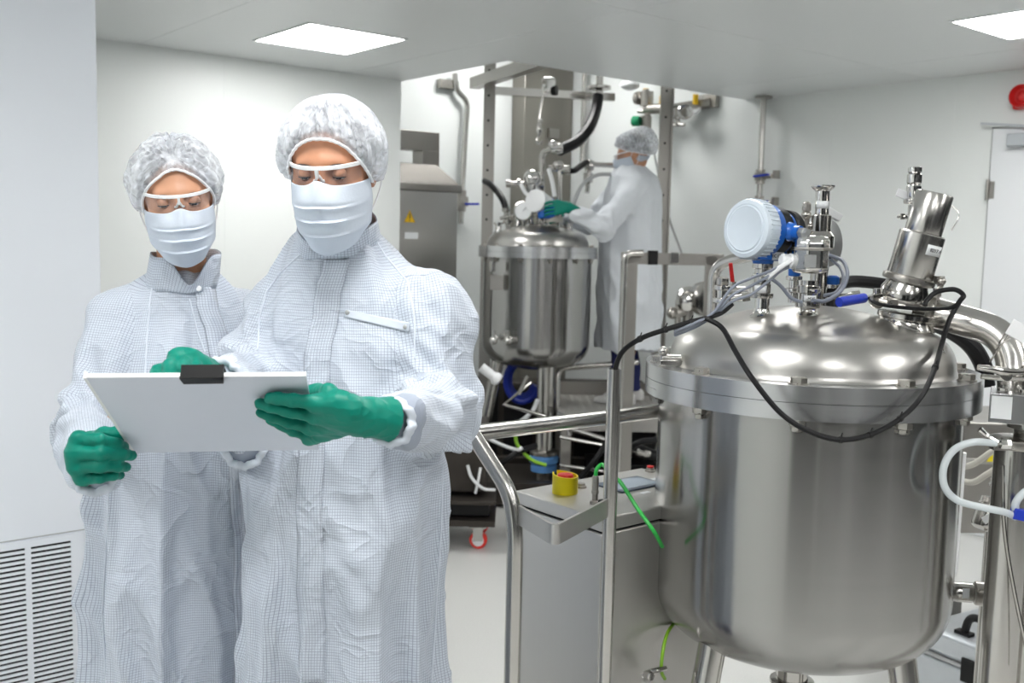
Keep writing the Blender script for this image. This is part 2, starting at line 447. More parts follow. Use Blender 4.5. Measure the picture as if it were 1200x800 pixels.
# ------------------------------------------------------------------ a coat: torso loft plus sleeve chains in one surface
class Torso:
    def __init__(s, c, yaw, sec):
        s.c = A3(c[:2]); s.y = yaw; s.sec = np.array(sec, float)
    def local(s, P):
        x = P[:, 0]-s.c[0]; y = P[:, 1]-s.c[1]; c_, s_ = cos(s.y), sin(s.y)
        return c_*x+s_*y, -s_*x+c_*y          # own right, own back
    def __call__(s, P):
        x, y = s.local(P); z = P[:, 2]; S = s.sec; o = np.argsort(S[:, 0]); S = S[o]
        cx, cy, rx, ry = [np.interp(z, S[:, 0], S[:, i]).astype(f32) for i in (1, 2, 3, 4)]
        x = x-cx; y = y-cy; q = np.sqrt((x/rx)**2+(y/ry)**2)+1e-6
        r = np.sqrt(x*x+y*y)/q
        d = (q-1)*np.minimum(r, np.minimum(rx, ry)*1.3)
        return smax(smax(d, z-S[-1, 0], .02), S[0, 0]-z, .01)
def coat(name, parent, torso, arms, h, seed, mat, k=.05, wr=1., hollow=None, fold=None):
    def f(P):
        d = torso(P)
        for pts, rs in arms: d = smin(d, chain(P, pts, rs, .03), k)
        return d
    allp = np.array([p for a in arms for p in a[0]]); S = torso.sec
    R = S[:, 3].max()+.05
    lo = np.minimum(allp.min(0)-.12, [torso.c[0]-R, torso.c[1]-R, S[:, 0].min()-.03]); hi = np.maximum(allp.max(0)+.12, [torso.c[0]+R, torso.c[1]+R, S[:, 0].max()+.03])
    V, Fq = surfnet(f, lo, hi, h); V = relax(V, Fq, 2)
    Nn = vnormals(V, Fq)
    Vf = V.astype(f32)
    dt = torso(Vf); da = [chain(Vf, *a, .03) for a in arms]
    lab = np.argmin(np.stack([dt]+da), 0)
    # coordinates along and round each piece
    x, y = torso.local(Vf); ang = np.arctan2(x, -y); zz = V[:, 2]
    def armuv(pts):
        P_ = [np.array(p, float) for p in pts]; best = np.full(len(V), 1e9); vv = np.zeros(len(V)); aa = np.zeros(len(V)); L = 0
        for i in range(len(P_)-1):
            a, b = P_[i], P_[i+1]; ba = b-a; l = np.linalg.norm(ba); t = np.clip(((V-a) @ ba)/(l*l), -.3 if i == 0 else 0, 1); q = V-a-t[:, None]*ba; dd = np.linalg.norm(q, axis=1)
            ax = ba/l; e1 = np.cross(ax, [1, 0, 0.2]); e1 /= np.linalg.norm(e1); e1 = e1 if e1[1] < 0 else -e1; e2 = np.cross(ax, e1)
            m = dd < best; best[m] = dd[m]; vv[m] = (L+t*l)[m]; aa[m] = np.arctan2(q @ e2, q @ e1)[m]; L += l
        return aa, vv, L
    UVs = [(ang, zz, .20)]
    wt = np.clip(.5+(np.min(np.stack(da), 0)-dt)/.06, 0, 1)
    # drapery folds
    lowz = np.clip((1.32-zz)/.5, 0, 1)
    tors = (.007+.017*lowz)*ridge(np.stack([ang*2.6+seed, zz*1.3, 0*zz+seed], 1), seed)+.0035*vnoise(np.stack([ang*6+zz*5, zz*7, 0*zz], 1), seed+1)
    dia = .009*ridge(np.stack([ang*2.2+zz*5.5, zz*3-ang*1.4, 0*zz], 1), seed+4)*np.clip((1.45-zz)/.1, 0, 1)
    D = wt*(tors+dia)
    for i, (pts, rs) in enumerate(arms):
        aa, vv, L = armuv(pts); UVs.append((aa, vv, .062))
        l1 = np.linalg.norm(np.array(pts[1])-np.array(pts[0])); el = np.linalg.norm(np.array(pts[len(pts)//2])-np.array(pts[0]))
        g = np.exp(-((vv-el)/.13)**2)
        sl = .013*(g+.35)*ridge(np.stack([np.cos(aa)*1.1+vv*3, vv*17+np.sin(aa)*1.6, np.sin(aa)*1.2], 1), seed+7+i)+.004*vnoise(np.stack([np.cos(aa)*2, vv*14, np.sin(aa)*2], 1), seed+9+i)
        wa = np.clip(.5+(dt-da[i])/.06, 0, 1)*(da[i] <= np.min(np.stack(da), 0)+.03)
        D = D+wa*sl
    D = 1.45*D*wr
    for _ in range(3):
        s_ = np.zeros(len(V)); c_ = np.zeros(len(V))
        for k in range(4):
            np.add.at(s_, Fq[:, k], D[Fq[:, (k+1) % 4]]+D[Fq[:, (k-1) % 4]]); np.add.at(c_, Fq[:, k], 2)
        D = .4*D+.6*s_/np.maximum(c_, 1)
    D = D+(fold(V, ang, zz) if fold else 0)
    Vd = V+Nn*D[:, None]
    Vd = relax(Vd, Fq, 2, .45)
    # uv per face corner, seams fall at the raglan line and at the back
    fl = lab[Fq]; fl = np.sort(fl, 1)[:, 1]
    uv = np.zeros((len(Fq), 4, 2))
    for i, (aa, vv, rad) in enumerate(UVs):
        m = fl == i; q = Fq[m]; a = aa[q]; a0 = a[:, :1]; a = a0+((a-a0+pi) % (2*pi)-pi)
        uv[m, :, 0] = a*rad; uv[m, :, 1] = vv[q]
    o = mesh_np(name, Vd, Fq, mat, parent, uv=uv)
    bv = BVHTree.FromPolygons([Vector(v) for v in Vd], [tuple(q) for q in Fq.tolist()])
    return o, bv
def drape(bv, px, push=.0):
    """pixels dropped on a garment along the line of sight"""
    out = []; o = Vector((0, 0, EYE))
    for p in px:
        r = ray(*p).normalized(); h = bv.ray_cast(o, r)
        if h[0] is not None: out.append(h[0]-r*push)
    return out
def densify(px, n=8):
    out = []
    for i in range(len(px)-1):
        for k in range(n):
            t = k/n; out.append((px[i][0]*(1-t)+px[i+1][0]*t, px[i][1]*(1-t)+px[i+1][1]*t))
    return out+[px[-1]]
def patch(bv, quad, nx=14, ny=5, push=.0025):
    """a cloth patch (flap, pocket) laid on a garment over a pixel quad a b c d"""
    G = []
    for j in range(ny+1):
        row = []
        for i in range(nx+1):
            s, t = i/nx, j/ny
            p = [(quad[0][k]*(1-s)+quad[1][k]*s)*(1-t)+(quad[3][k]*(1-s)+quad[2][k]*s)*t for k in (0, 1)]
            r = drape(bv, [p], push); row.append(r[0] if r else U(p[0], p[1], 1.8))
        G.append(row)
    return G

# ------------------------------------------------------------------ head, face wear, hands
def head_matrix(pos, yaw, pitch, roll):
    """local: x = image right, y = back of head, z = up; face looks along -y"""
    return Matrix.Translation(pos) @ Matrix.Rotation(yaw, 4, 'Z') @ Matrix.Rotation(pitch, 4, 'X') @ Matrix.Rotation(roll, 4, 'Y')
def head_sdf(P, s=1., fem=0):
    X = np.abs(P[:, 0]); Q = P.copy(); Q[:, 0] = X
    d = ell(Q, (0, .012, .032), (.075, .095, .084))
    d = smin(d, ell(Q, (0, -.030, -.035), (.061-.003*fem, .064, .084)), .03)
    d = smin(d, ell(Q, (0, -.047, -.088), (.040-.005*fem, .036, .028)), .03)
    d = smin(d, cap(Q, (.04, .0, -.06), (.02, -.045, -.095), .022, .02), .03)
    d = smin(d, cap(Q, (0, -.083, .020), (.037, -.074, .018), .010, .008), .018)
    d = smin(d, ell(Q, (.036, -.052, -.028), (.022, .024, .022)), .025)
    d = smax(d, -ell(Q, (.031, -.101, .000), (.019, .018, .013)), .012)
    d = smin(d, cap(Q, (0, -.086, .008), (0, -.108, -.036), .007, .010), .012)
    d = smin(d, ell(Q, (.011, -.096, -.040), (.0085, .010, .008)), .007)
    d = smin(d, cap(Q, (0, -.092, -.064), (.018, -.083, -.065), .0075, .005), .010)
    d = smin(d, cap(Q, (0, -.090, -.075), (.014, -.083, -.073), .008, .005), .010)
    d = smin(d, ell(Q, (.072, .010, -.010), (.008, .020, .031)), .008)
    d = smax(d, -ell(Q, (.081, .006, -.008), (.006, .010, .018)), .006)
    return d
def person_body(parent, HM, skin, neck_to, core, fem=0, h=.0032):
    """skin: head and neck, carried on into the trunk and limbs under the clothes; one mesh"""
    Hi = np.array(HM.inverted()); H3 = Hi[:3, :3].astype(f32); Ht = Hi[:3, 3].astype(f32)
    nb = HM @ Vector((0, .025, -.05)); nt_ = Vector(neck_to)
    def f(P):
        L = P @ H3.T+Ht
        d = head_sdf(L, fem=fem)
        d = smin(d, cap(P, nb, nt_, .050-.006*fem, .056-.006*fem), .022)
        return d
    c = HM.translation
    lo = [min(c.x, nt_.x)-.14, min(c.y, nt_.y)-.15, nt_.z-.03]; hi = [max(c.x, nt_.x)+.14, max(c.y, nt_.y)+.15, c.z+.17]
    V1, F1 = surfnet(f, lo, hi, h); V1 = relax(V1, F1, 1)
    def g(P):
        d = None
        for pts, rs in core:
            q = chain(P, pts, rs, .03); d = q if d is None else smin(d, q, .04)
        return d
    ap = np.array([p for pts, rs in core for p in pts])
    V2, F2 = surfnet(g, ap.min(0)-.2, ap.max(0)+.2, .012)
    return mesh_np('body', np.concatenate([V1, V2]), np.concatenate([F1, F2+len(V1)]), skin, parent)
def on_head(HM, m):
    m.v = [HM @ v for v in m.v]; return m
def eyes(parent, HM, body, skin, gaze=.35):
    for sx in (-1, 1):
        c = Vector((sx*.031, -.0755, .0))
        m = MB(); m.ball(c, .0122, 20, 14); e = on_head(HM, m).build('eye', M['eye'], parent)
        m = MB(); dr = Vector((0.0, -cos(gaze*.8), -sin(gaze*.8))); m.rev(c+dr*.0100, dr, [(.0062, 0), (.006, .0018), (.0035, .0028), (0, .003)], 18); on_head(HM, m).build('iris', M['iris'], e)
        m = MB()
        for lo_, hi_ in ((-.30, 1.5), (-1.5, -.70)):
            G = []
            for i in range(9):
                el = lo_+(hi_-lo_)*i/8
                G.append([c+Vector((sin(a)*cos(el), -cos(a)*cos(el), sin(el)))*.0134 for a in np.linspace(-1.35, 1.35, 13)])
            m.sheet(G)
        on_head(HM, m).build('eyelid', skin, parent, solid=.0012)
        m = MB(); el = -.30
        m.tube([c+Vector((sin(a)*cos(el), -cos(a)*cos(el), sin(el)-.01*abs(a)**3))*.0142 for a in np.linspace(-1.1, 1.1, 9)], .0011, 6, 2); on_head(HM, m).build('eyelashes', M['hair'], parent)
        m = MB(); m.tube([Vector((sx*.012, -.0925, .0130)), Vector((sx*.027, -.0900, .0175)), Vector((sx*.040, -.083, .0175)), Vector((sx*.050, -.072, .0130))], lambda t: .0030*(1-.6*t), 8, 5); on_head(HM, m).build('eyebrow', M['hair'], parent)
def hairnet(parent, HM, edge, puff=.024, pleats=46, star=False, seed=0, sag=0., hairz=None):
    """bouffant cap; edge(phi) = how far down it reaches, phi = 0 at the front"""
    e0 = edge; edge = lambda a: sum(e0(abs((a+k*.09+pi) % (2*pi)-pi)) for k in range(-3, 4))/7
    c = Vector((0, .008, .018)); n1, n2 = 40, 220; G = []; rim = []
    ph = np.linspace(-pi, pi, n2+1)
    for i in range(n1+1):
        t = i/n1; row = []
        for a in ph:
            th = max(.004, edge(a)*t)
            dv = Vector((sin(a)*sin(th), -cos(a)*sin(th), cos(th)))
            q = Vector((dv.x/.0800, dv.y/.100, dv.z/.0985)); r = 1/q.length
            back = (1-cos(a))/2
            pf = puff*(.35+.65*max(0, sin(min(1, t*1.02)*pi*.95))**.7) if t < .93 else puff*.45*(1-t)/.07*.9
            pf = max(pf, .0)*(1+.45*back)+sag*back*t*(1-t)*1.6
            nz = float(vnoise(np.array([[sin(a)*5+seed, cos(a)*5, t*5]]), seed)[0])
            n2_ = float(vnoise(np.array([[a*11, t*3.5, seed]]), seed+3)[0])
            w = min(1, t*1.6)
            pl = .0036*sin(a*pleats+nz*2.5)*w+.0042*nz*w+.0032*n2_*w
            if star:
                g = Vector((0, -sin(.80), cos(.80))); dd = g.angle(dv, 0); e1 = Vector((1, 0, 0)); psi = atan2(dv.dot(g.cross(e1)), dv.dot(e1))
                pl = .0046*sin(psi*17+nz*2)*min(1, dd/.25)*max(.25, 1-dd/1.5)+.0050*nz+.003*n2_-.004*math.exp(-(dd/.2)**2)
            if t > .97: pl *= .3
            row.append(c+dv*(r+.004+pf+pl))
        G.append(row); rim = row
    for row in G: row[-1] = row[0]
    m = MB(); m.sheet(G); cap_ = on_head(HM, m).build('hairnet', M['net'], parent, sharp=80)
    m = MB(); m.tube(rim, .0032, 7, 1); on_head(HM, m).build('elastic_band', M['band'], cap_)
    return cap_
def hair_under(parent, HM, edge):
    c = Vector((0, .008, .018)); G = []
    for i in range(17):
        row = []
        for a in np.linspace(-pi, pi, 49):
            th = max(.004, (edge(a)-.06)*i/16); dv = Vector((sin(a)*sin(th), -cos(a)*sin(th), cos(th))); q = Vector((dv.x/.078, dv.y/.101, dv.z/.098)); row.append(c+dv*(1/q.length+.003+.0015*sin(a*23+i)))
        G.append(row)
    m = MB(); m.sheet(G); return on_head(HM, m).build('hair', M['hair'], parent, sharp=80)
def face_mask(parent, HM, wide=.073, top=-.016, low=-.128, jut=.006):
    G = []; nt_, ns = 44, 40
    for j in range(nt_+1):
        t = j/nt_; row = []
        z = top+(low-top)*t
        yc = np.interp(t, [0, .25, .55, .8, 1], [-.107, -.120, -.116, -.106, -.082])-jut
        for i in range(ns+1):
            s = -1+2*i/ns; w = wide*np.interp(t, [0, .3, .7, 1], [.98, 1.0, .93, .60]); x = s*w
            ys = np.interp(t, [0, .4, .8, 1], [-.016, -.006, -.012, -.035])
            prof = (1-abs(s)**2.2)
            nose = .010*np.exp(-(s/.16)**2)*np.exp(-((t-.10)/.22)**2)
            y = ys+(yc-ys)*prof**.62-nose
            zz = z-(.012*(1-abs(s)**1.6) if t > .6 else 0)*(t-.6)/.4+.010*np.exp(-(s/.2)**2)*(1-t)**4-.004*abs(s)*(1-t)
            pl = 0
            for tp in (.30, .52, .72):
                u_ = (t-tp)/.10
                if 0 <= u_ < 1: pl = max(pl, .0085*(1-u_)**1.5*(1-abs(s)**3))
            y -= pl
            y += .0022*float(vnoise(np.array([[s*4, t*6, 1.3]]), 5)[0])
            row.append(Vector((x, y, zz)))
        G.append(row)
    m = MB(); m.sheet(G); mk = on_head(HM, m).build('face_mask', M['mask'], parent, sharp=60, solid=.0016)
    for sx in (-1, 1):
        m = MB(); m.tube([Vector((sx*wide*.98, -.014, top-.004)), Vector((sx*.082, .006, .018)), Vector((sx*.083, .034, .012)), Vector((sx*.083, .030, -.040)), Vector((sx*wide*.86, -.014, top-.085))], .0016, 6, 6)
        on_head(HM, m).build('ear_loop', M['band'], mk)
    return mk
def safety_glasses(parent, HM, w=.071, z0=.014):
    def arc(s, out=0):                                        # plan curve of the wrap-round front
        a = s*1.15; return Vector((sin(a)*(w+out)/sin(1.15), -.117-out+(1-cos(a))*.115, 0))
    ss = np.linspace(-1, 1, 25); off = Vector((0, 0, z0))
    m = MB()
    for k in range(24):
        a, b = arc(ss[k])+off, arc(ss[k+1])+off; m.bar(a+(a-b)*.06, b+(b-a)*.06, .0042, .0072)
    fr = on_head(HM, m).build('glasses_frame', M['white_plastic'], parent, bevel=.0008)
    m = MB(); m.bar(arc(0)+off, arc(0)+off+Vector((0, .004, -.017)), .0055, .0085, (0, -1, 0))
    m.tube([arc(0)+off+Vector((sx*.010, .010+.004*(abs(sx)-0), -.024+(.010 if sx == 0 else 0)+.0)) for sx in (-1, -.6, 0, .6, 1)], .0027, 7, 5)
    on_head(HM, m).build('nose_bridge', M['white_plastic'], fr)
    m = MB()
    for sx in (-1, 1):
        G = []
        for j in range(8):
            t = j/7; row = []
            for i in range(15):
                s = sx*(.075+.90*i/14); hgt = .036*(1-.30*abs(s)**3)*np.interp(abs(s), [.07, .2, 1], [.55, 1, .9])
                row.append(arc(s)+off+Vector((0, .003*t*t+.001, -.002-hgt*t)))
            G.append(row)
        m.sheet(G)
    on_head(HM, m).build('lens', M['lens'], fr)
    for sx in (-1, 1):
        e = arc(sx)+off
        m = MB(); m.bar(e+Vector((0, -.002, -.001)), Vector((sx*.0800, .012, z0+.001)), .0032, .0085)
        m.bar(Vector((sx*.0800, .010, z0+.001)), Vector((sx*.080, .045, z0-.016)), .003, .006)
        on_head(HM, m).build('temple', M['white_plastic'], fr, bevel=.0008)
    return fr
def glove(name, parent, wrist, knuckles, fingers, thumb, cuff, rk=.0135, rf=.0088, label=None, h=.0022, cuffr=(.031, .036), flat=None):
    """nitrile glove on a hand: palm from wrist to four knuckles, four fingers, a thumb, and a cuff"""
    fn = []
    def f(P):
        d = None
        for i, kn in enumerate(knuckles):
            a = Vector(wrist)+(Vector(kn)-Vector(wrist))*.12+(Vector(knuckles[i])-sum((Vector(q) for q in knuckles), Vector())/4)*.35
            c = cap(P, a, kn, rk*1.12, rk*.92); d = c if d is None else smin(d, c, .014)
        d = smin(d, cap(P, Vector(thumb[0]), (Vector(knuckles[1])+Vector(wrist))/2, rk*1.05, rk), .015)
        d = smin(d, cap(P, wrist, Vector(wrist)+(Vector(cuff)-Vector(wrist))*.35, .0255, cuffr[0]-.002), .018)
        c_ = cap(P, Vector(wrist)+(Vector(cuff)-Vector(wrist))*.2, cuff, cuffr[0]-.004, cuffr[1])
        n_ = (Vector(cuff)-Vector(wrist)).normalized(); pl = (P-A3(cuff)) @ A3(n_)
        d = smin(d, smax(c_, pl, .003), .010)
        for i, fg in enumerate(fingers):
            sc = (1.0, 1.04, .98, .86)[i]
            rs = [rf*sc*(1.06, 1.0, .95, .84)[min(j, 3)] for j in range(len(fg)+1)]
            q = chain(P, [knuckles[i]]+list(fg), rs, .004); d = smin(d, q, .0035)
        q = chain(P, thumb, [rf*1.35, rf*1.18, rf*1.12, rf*.98][:len(thumb)], .006); d = smin(d, q, .006)
        return d
    pts = np.array([list(wrist), list(cuff)]+[list(k) for k in knuckles]+[list(p) for fg in fingers for p in fg]+[list(p) for p in thumb])
    V, Fq = surfnet(f, pts.min(0)-.055, pts.max(0)+.055, h); V = relax(V, Fq, 1)
    Nn = vnormals(V, Fq); ax = A3((Vector(cuff)-Vector(wrist)).normalized()); s = (V-A3(wrist)) @ ax
    V = V+Nn*(.0009*ridge(np.stack([V[:, 0]*60, V[:, 2]*110, V[:, 1]*60], 1), 3)+.0016*np.clip(s/.03, 0, 1)*vnoise(np.stack([V[:, 0]*22, V[:, 2]*30, s*45], 1), 8))[:, None]
    return mesh_np(name, V, Fq, M['glove'], parent, label=label)
def collar_ring(parent, base, top, rb, rt, hgt, tilt=(0, 0), notch=(0, 0)):
    """stand-up collar with a cloth grid; base and top are centres"""
    G = []; n = 64
    for j in range(7):
        t = j/6; row = []
        for i in range(n+1):
            a = -pi+2*pi*i/n; r = (rb[0]*(1-t)+rt[0]*t, rb[1]*(1-t)+rt[1]*t); c = Vector(base)*(1-t)+Vector(top)*t
            row.append(c+Vector((sin(a)*r[0], -cos(a)*r[1], tilt[1]*-cos(a)+tilt[0]*sin(a)+.002*sin(a*5+2)-notch[1]*t*math.exp(-((a-notch[0])/.42)**2))))
        G.append(row)
    me = MB(); me.sheet(G)
    o = me.build('collar', M['coat'], parent, sharp=70, solid=.003)
    l = o.data.uv_layers.new(name='UVMap')
    w = world_of(parent)
    for lp in o.data.loops:
        i = lp.vertex_index; l.data[lp.index].uv = ((i % (n+1))/n*.40, (i//(n+1))/6*hgt)
    return o

def cuff_gather(parent, c, ax, r, w=.010, seed=0):
    """gathered elastic cuff of cloth round the end of a sleeve"""
    c = Vector(c); ax = Vector(ax).normalized(); e1 = ax.cross(Vector((0, 0, 1))).normalized(); e2 = ax.cross(e1); G = []
    for i in range(61):
        a = 2*pi*(i % 60)/60; rr = r*(1+.05*sin(a*9+seed)+.03*sin(a*17)); row = []
        for k in range(11):
            b = 2*pi*(k % 10)/10; q = rr+w*.75*cos(b); row.append(c+(e1*cos(a)+e2*sin(a))*q+ax*(w*1.3*sin(b)+.003*sin(a*7)))
        G.append(row)
    m = MB(); m.sheet(G); return m.build('cuff', M['coat_plain'], parent, sharp=80)

def placket(parent, bv, px, wid, push=.0035, name='placket'):
    """cloth strip with the coat's own grid, laid down the front along a pixel line"""
    P = [Vector((p[0], p[1], 0)) for p in px]; P = catmull(P, 14); G = []
    for i, p in enumerate(P):
        w = wid*(1+.05*sin(i*.9)); row = []
        for k in range(8):
            s = -.5+k/7; r = drape(bv, [(p.x+s*w+1.2*sin(i*.37+.5), p.y)], push*(1-.5*(2*abs(s))**4)+.0012*sin(i*.8+k*.6))
            if not r: break
            row.append(r[0])
        if len(row) == 8: G.append(row)
    # keep the strip smooth where folds jump
    for _ in range(3):
        G = [G[0]]+[[(G[i-1][k]+G[i][k]*2+G[i+1][k])/4 for k in range(8)] for i in range(1, len(G)-1)]+[G[-1]]
    m = MB(); m.sheet(G); o = m.build(name, M['coat'], parent, sharp=80, solid=.002)
    l = o.data.uv_layers.new(name='UVMap'); L = [0]
    for i in range(1, len(G)): L.append(L[-1]+(G[i][4]-G[i-1][4]).length)
    for lp in o.data.loops:
        v = lp.vertex_index; l.data[lp.index].uv = ((v % 8)/7*wid*.00147, L[v//8])
    return o

def cuff_at(parent, arm):
    pts, rs = arm; ax = (Vector(pts[-1])-Vector(pts[-2])).normalized()
    return cuff_gather(parent, Vector(pts[-1])+ax*rs[-1]*.84, ax, .031, .009)
EXPO = 1.36
# ------------------------------------------------------------------ the room (X, Y, z)
CEIL, XW, YW, YD, XD = 2.5, 5.45, 5.27, 3.13, .975
OX, OY, RB, RC = 3.44, 4.27, 6.10, 3.15                    # recess: opening corner, back wall, its ceiling
XMIN, YMIN = -2.6, -3.2
def struct(name, mb, mat, bevel=0): return mb.build(name, mat, None, 'room', bevel, kind='structure')
def rbox(x0, x1, y0, y1, z0, z1, mb=None):
    mb = mb or MB(); return mb.box(((x0+x1)/2, (y0+y1)/2, (z0+z1)/2), (x1-x0, y1-y0, z1-z0))
T_ = .10
struct('floor', rbox(XMIN-T_, XW+T_, YMIN-T_, RB+T_, -.1, 0), M['floor'])
m = rbox(XMIN-T_, OX, YMIN-T_, YW+T_, CEIL, CEIL+.08); rbox(OX, XW+T_, YMIN-T_, OY, CEIL, CEIL+.08, m); struct('ceiling', m, M['ceiling'])
m = rbox(OX-T_, XW+T_, OY-.0, RB+T_, RC, RC+.08); rbox(OX-T_, OX, OY-T_, RB+T_, CEIL+.08, RC, m); rbox(OX, XW+T_, OY-T_, OY, CEIL+.08, RC, m); struct('ceiling_recess', m, M['ceiling'])
struct('wall_left', rbox(XMIN-T_, OX-.02, YW, YW+T_, 0, CEIL), M['wall'])
struct('wall_return', rbox(OX-T_-.02, OX-.02, YW+T_, RB, 0, RC), M['wall'])
struct('wall_back', rbox(OX-T_, XW+T_, RB, RB+T_, 0, RC), M['wall'])
struct('wall_right', rbox(XW, XW+T_, YMIN-T_, RB+T_, 0, RC), M['wall'])
struct('wall_front', rbox(XMIN-T_, XW, YMIN-T_, YMIN, 0, CEIL), M['grey_wall'])
struct('wall_far_left', rbox(XMIN-T_, XMIN, YMIN, YW+T_, 0, CEIL), M['wall'])
struct('wall_duct', rbox(XMIN, XD, YD, YD+.35, 0, CEIL), M['duct'], .004)
m = MB()
for y in (3.62, 2.86+.0, 1.2, -.6): rbox(XW-.0015, XW+.001, y-.002, y+.002, 0, CEIL, m)
for x in (2.30,): rbox(x-.002, x+.002, YW-.0015, YW+.001, 0, CEIL, m)
struct('trim_1', m, M['wall'])
m = MB()
for y in (3.0, .6, -1.8): rbox(XMIN, XW, y-.003, y+.003, CEIL-.0012, CEIL+.001, m)
for x in (.0, 1.2+.65, 3.05, 4.9): rbox(x-.003, x+.003, YMIN, OY if x > OX else YW, CEIL-.0012, CEIL+.001, m)
struct('trim_2', m, M['ceiling'])
rbox_ = rbox(XMIN, OX, YW-.012, YW, 0, .10); struct('baseboard_left', rbox_, M['wall'])
struct('baseboard_right', rbox(XW-.012, XW, YMIN, RB, 0, .10), M['wall'])
# added dark panes on the unseen walls, to put dark bands in the steel
m = MB()
for x0, x1 in ((-2.4, -.6), (.2, 2.4), (2.5, 5.3)): rbox(x0, x1, YMIN, YMIN+.012, .1, 2.3, m)
struct('reflection_pane_1', m, M['pane_dark'])
m = MB()
rbox(XMIN, XMIN+.012, -3.0, -.9, .0, 2.3, m); struct('reflection_pane_2', m, M['pane_dark'])
m = MB(); rbox(XW-.012, XW, -3.0, 1.25, .1, 2.3, m); struct('reflection_pane_3', m, M['pane_dark'])
# door in the right wall, seen edge-on at the frame's right border
def door():
    y1, y0, zt = 2.63, 1.55, 2.20
    t = bpy.data.objects.new('door_1', None); COL.objects.link(t); t.location = (XW, (y0+y1)/2, 0); t['kind'] = 'structure'
    m = rbox(XW-.022, XW-.002, y0, y1, .008, zt); m.build('door_leaf', M['door'], t, 'room', .003)
    m = MB()
    for a, b in ((y0-.012, y0-.006), (y1+.006, y1+.012)): rbox(XW-.004, XW+.001, a, b, 0, zt+.012, m)
    rbox(XW-.004, XW+.001, y0-.012, y1+.012, zt+.006, zt+.012, m); m.build('door_gap', M['joint'], t, 'room')
    for z in (.3, 1.88):
        m = MB(); m.cyl((XW-.030, y1+.004, z-.055), (XW-.030, y1+.004, z+.055), .009, n=16); rbox(XW-.026, XW-.022, y1-.03, y1, z-.045, z+.045, m); m.build('hinge', M['satin'], t, 'room')
    m = rbox(XW-.075, XW-.022, y1-.42, y1-.10, zt-.10, zt-.035); m.build('door_closer', M['anod'], t, 'room', .005)
    m = MB(); m.bar((XW-.05, y1-.36, zt-.02), (XW-.05, y1+.05, zt+.03), .02, .012); m.build('closer_arm', M['anod'], t, 'room')
    m = MB(); m.cyl((XW-.022, y0+.09, 1.03), (XW-.07, y0+.09, 1.03), .011); m.cyl((XW-.07, y0+.09, 1.03), (XW-.07, y0+.22, 1.03), .009); m.build('door_handle', M['satin'], t, 'room')
door()
# ------------------------------------------------------------------ ceiling lamps
LN = 0
def lamp(x, y, label, lx=.5, ly=.55, z=CEIL):
    t = thing('ceiling_light', label, 'light', (x, y, z), 0, 'recessed ceiling panel lights')
    m = MB(); w = .012
    for a, b, c, d in ((-lx/2-w, lx/2+w, -ly/2-w, -ly/2), (-lx/2-w, lx/2+w, ly/2, ly/2+w), (-lx/2-w, -lx/2, -ly/2, ly/2), (lx/2, lx/2+w, -ly/2, ly/2)):
        rbox(x+a, x+b, y+c, y+d, z-.006, z-.0005, m)
    m.build('frame', M['ceiling'], t, 'room')
    m = rbox(x-lx/2, x+lx/2, y-ly/2, y+ly/2, z-.0045, z-.001); m.build('diffuser', M['lamp'], t, 'room')
lamp(2.47, 4.44, 'bright ceiling panel light above and between the two people in front')
lamp(4.37, 1.92, 'bright ceiling panel light at the top right corner, above the door')
for i, (x, y) in enumerate(((.55, 1.05), (.55, -.6), (2.47, -.6), (4.37, -.6), (2.47, 1.92), (.55, -2.4), (-1.4, .85), (-1.4, 2.6), (2.47, -2.4))):
    lamp(x, y, 'ceiling panel light overhead, out of the picture')
lamp(4.5, 5.3, 'ceiling panel light high in the raised recess above the rear vessel', .6, .5, RC)
# ------------------------------------------------------------------ return-air grille low on the duct
def grille():
    z1, z0 = .655, .03; x1 = .902; x0 = x1-.62; y = YD
    t = thing('air_grille', 'white return air grille with rows of dark slots, low on the left wall duct', 'vent', ((x0+x1)/2, y, z0), 0)
    cols = []; sw = .112; g = .016; xr = x1-.030
    while xr-sw > x0+.01: cols.append((xr-sw, xr)); xr -= sw+g
    m = MB(); ys = y-.007; pitch = .0152; n = int((z1-z0-.05)/pitch)
    zs = [z1-.024-i*pitch for i in range(n)]
    # face sheet built as bars between the slots so the slots are real openings
    edges = [x0]+[v for c in sorted(cols) for v in c]+[x1]
    for i in range(0, len(edges), 2): rbox(edges[i], edges[i+1], ys, y-.002, z0, z1, m)
    for a, b in cols:
        rbox(a, b, ys, y-.002, zs[0]+.0036, z1, m); rbox(a, b, ys, y-.002, z0, zs[-1]-.0036, m)
        for k in range(len(zs)-1): rbox(a, b, ys, y-.002, zs[k+1]+.0036, zs[k]-.0036, m)
    m.build('grille_face', M['duct'], t, 'room')
    m = rbox(x0+.005, x1-.005, y-.0018, y-.0002, z0+.005, z1-.005); m.build('slot_shade', M['black_plastic'], t, 'room')  # black sheet close behind the slots, in place of the duct's shade
    m = MB(); rbox(XMIN+.1, XD, y-.0008, y, z1+.004, z1+.007, m); struct('trim_3', m, M['joint'])
grille()
# ------------------------------------------------------------------ red sounder by the door
def sounder():
    p = room(U(1181, 104, 5.1)); y = p.y+.06; z = p.z; x = XW
    t = thing('alarm_sounder', 'round red alarm sounder on the right wall above the door', 'alarm', (x, y, z), 0)
    m = MB(); m.box((x-.02, y, z), (.04, .125, .125)); m.build('backbox', M['red'], t, 'room', .015)
    m = MB(); m.rev((x-.04, y, z), (-1, 0, 0), [(.060, 0), (.062, .02), (.058, .045), (.052, .048), (.046, .035), (.040, .020), (.012, .016)], 32); m.build('horn', M['red'], t, 'room')
    m = MB(); m.rev((x-.056, y, z), (-1, 0, 0), [(.026, 0), (.026, .012), (.015, .020), (.001, .022)], 24); m.build('lens', M['red'], t, 'room')
sounder()
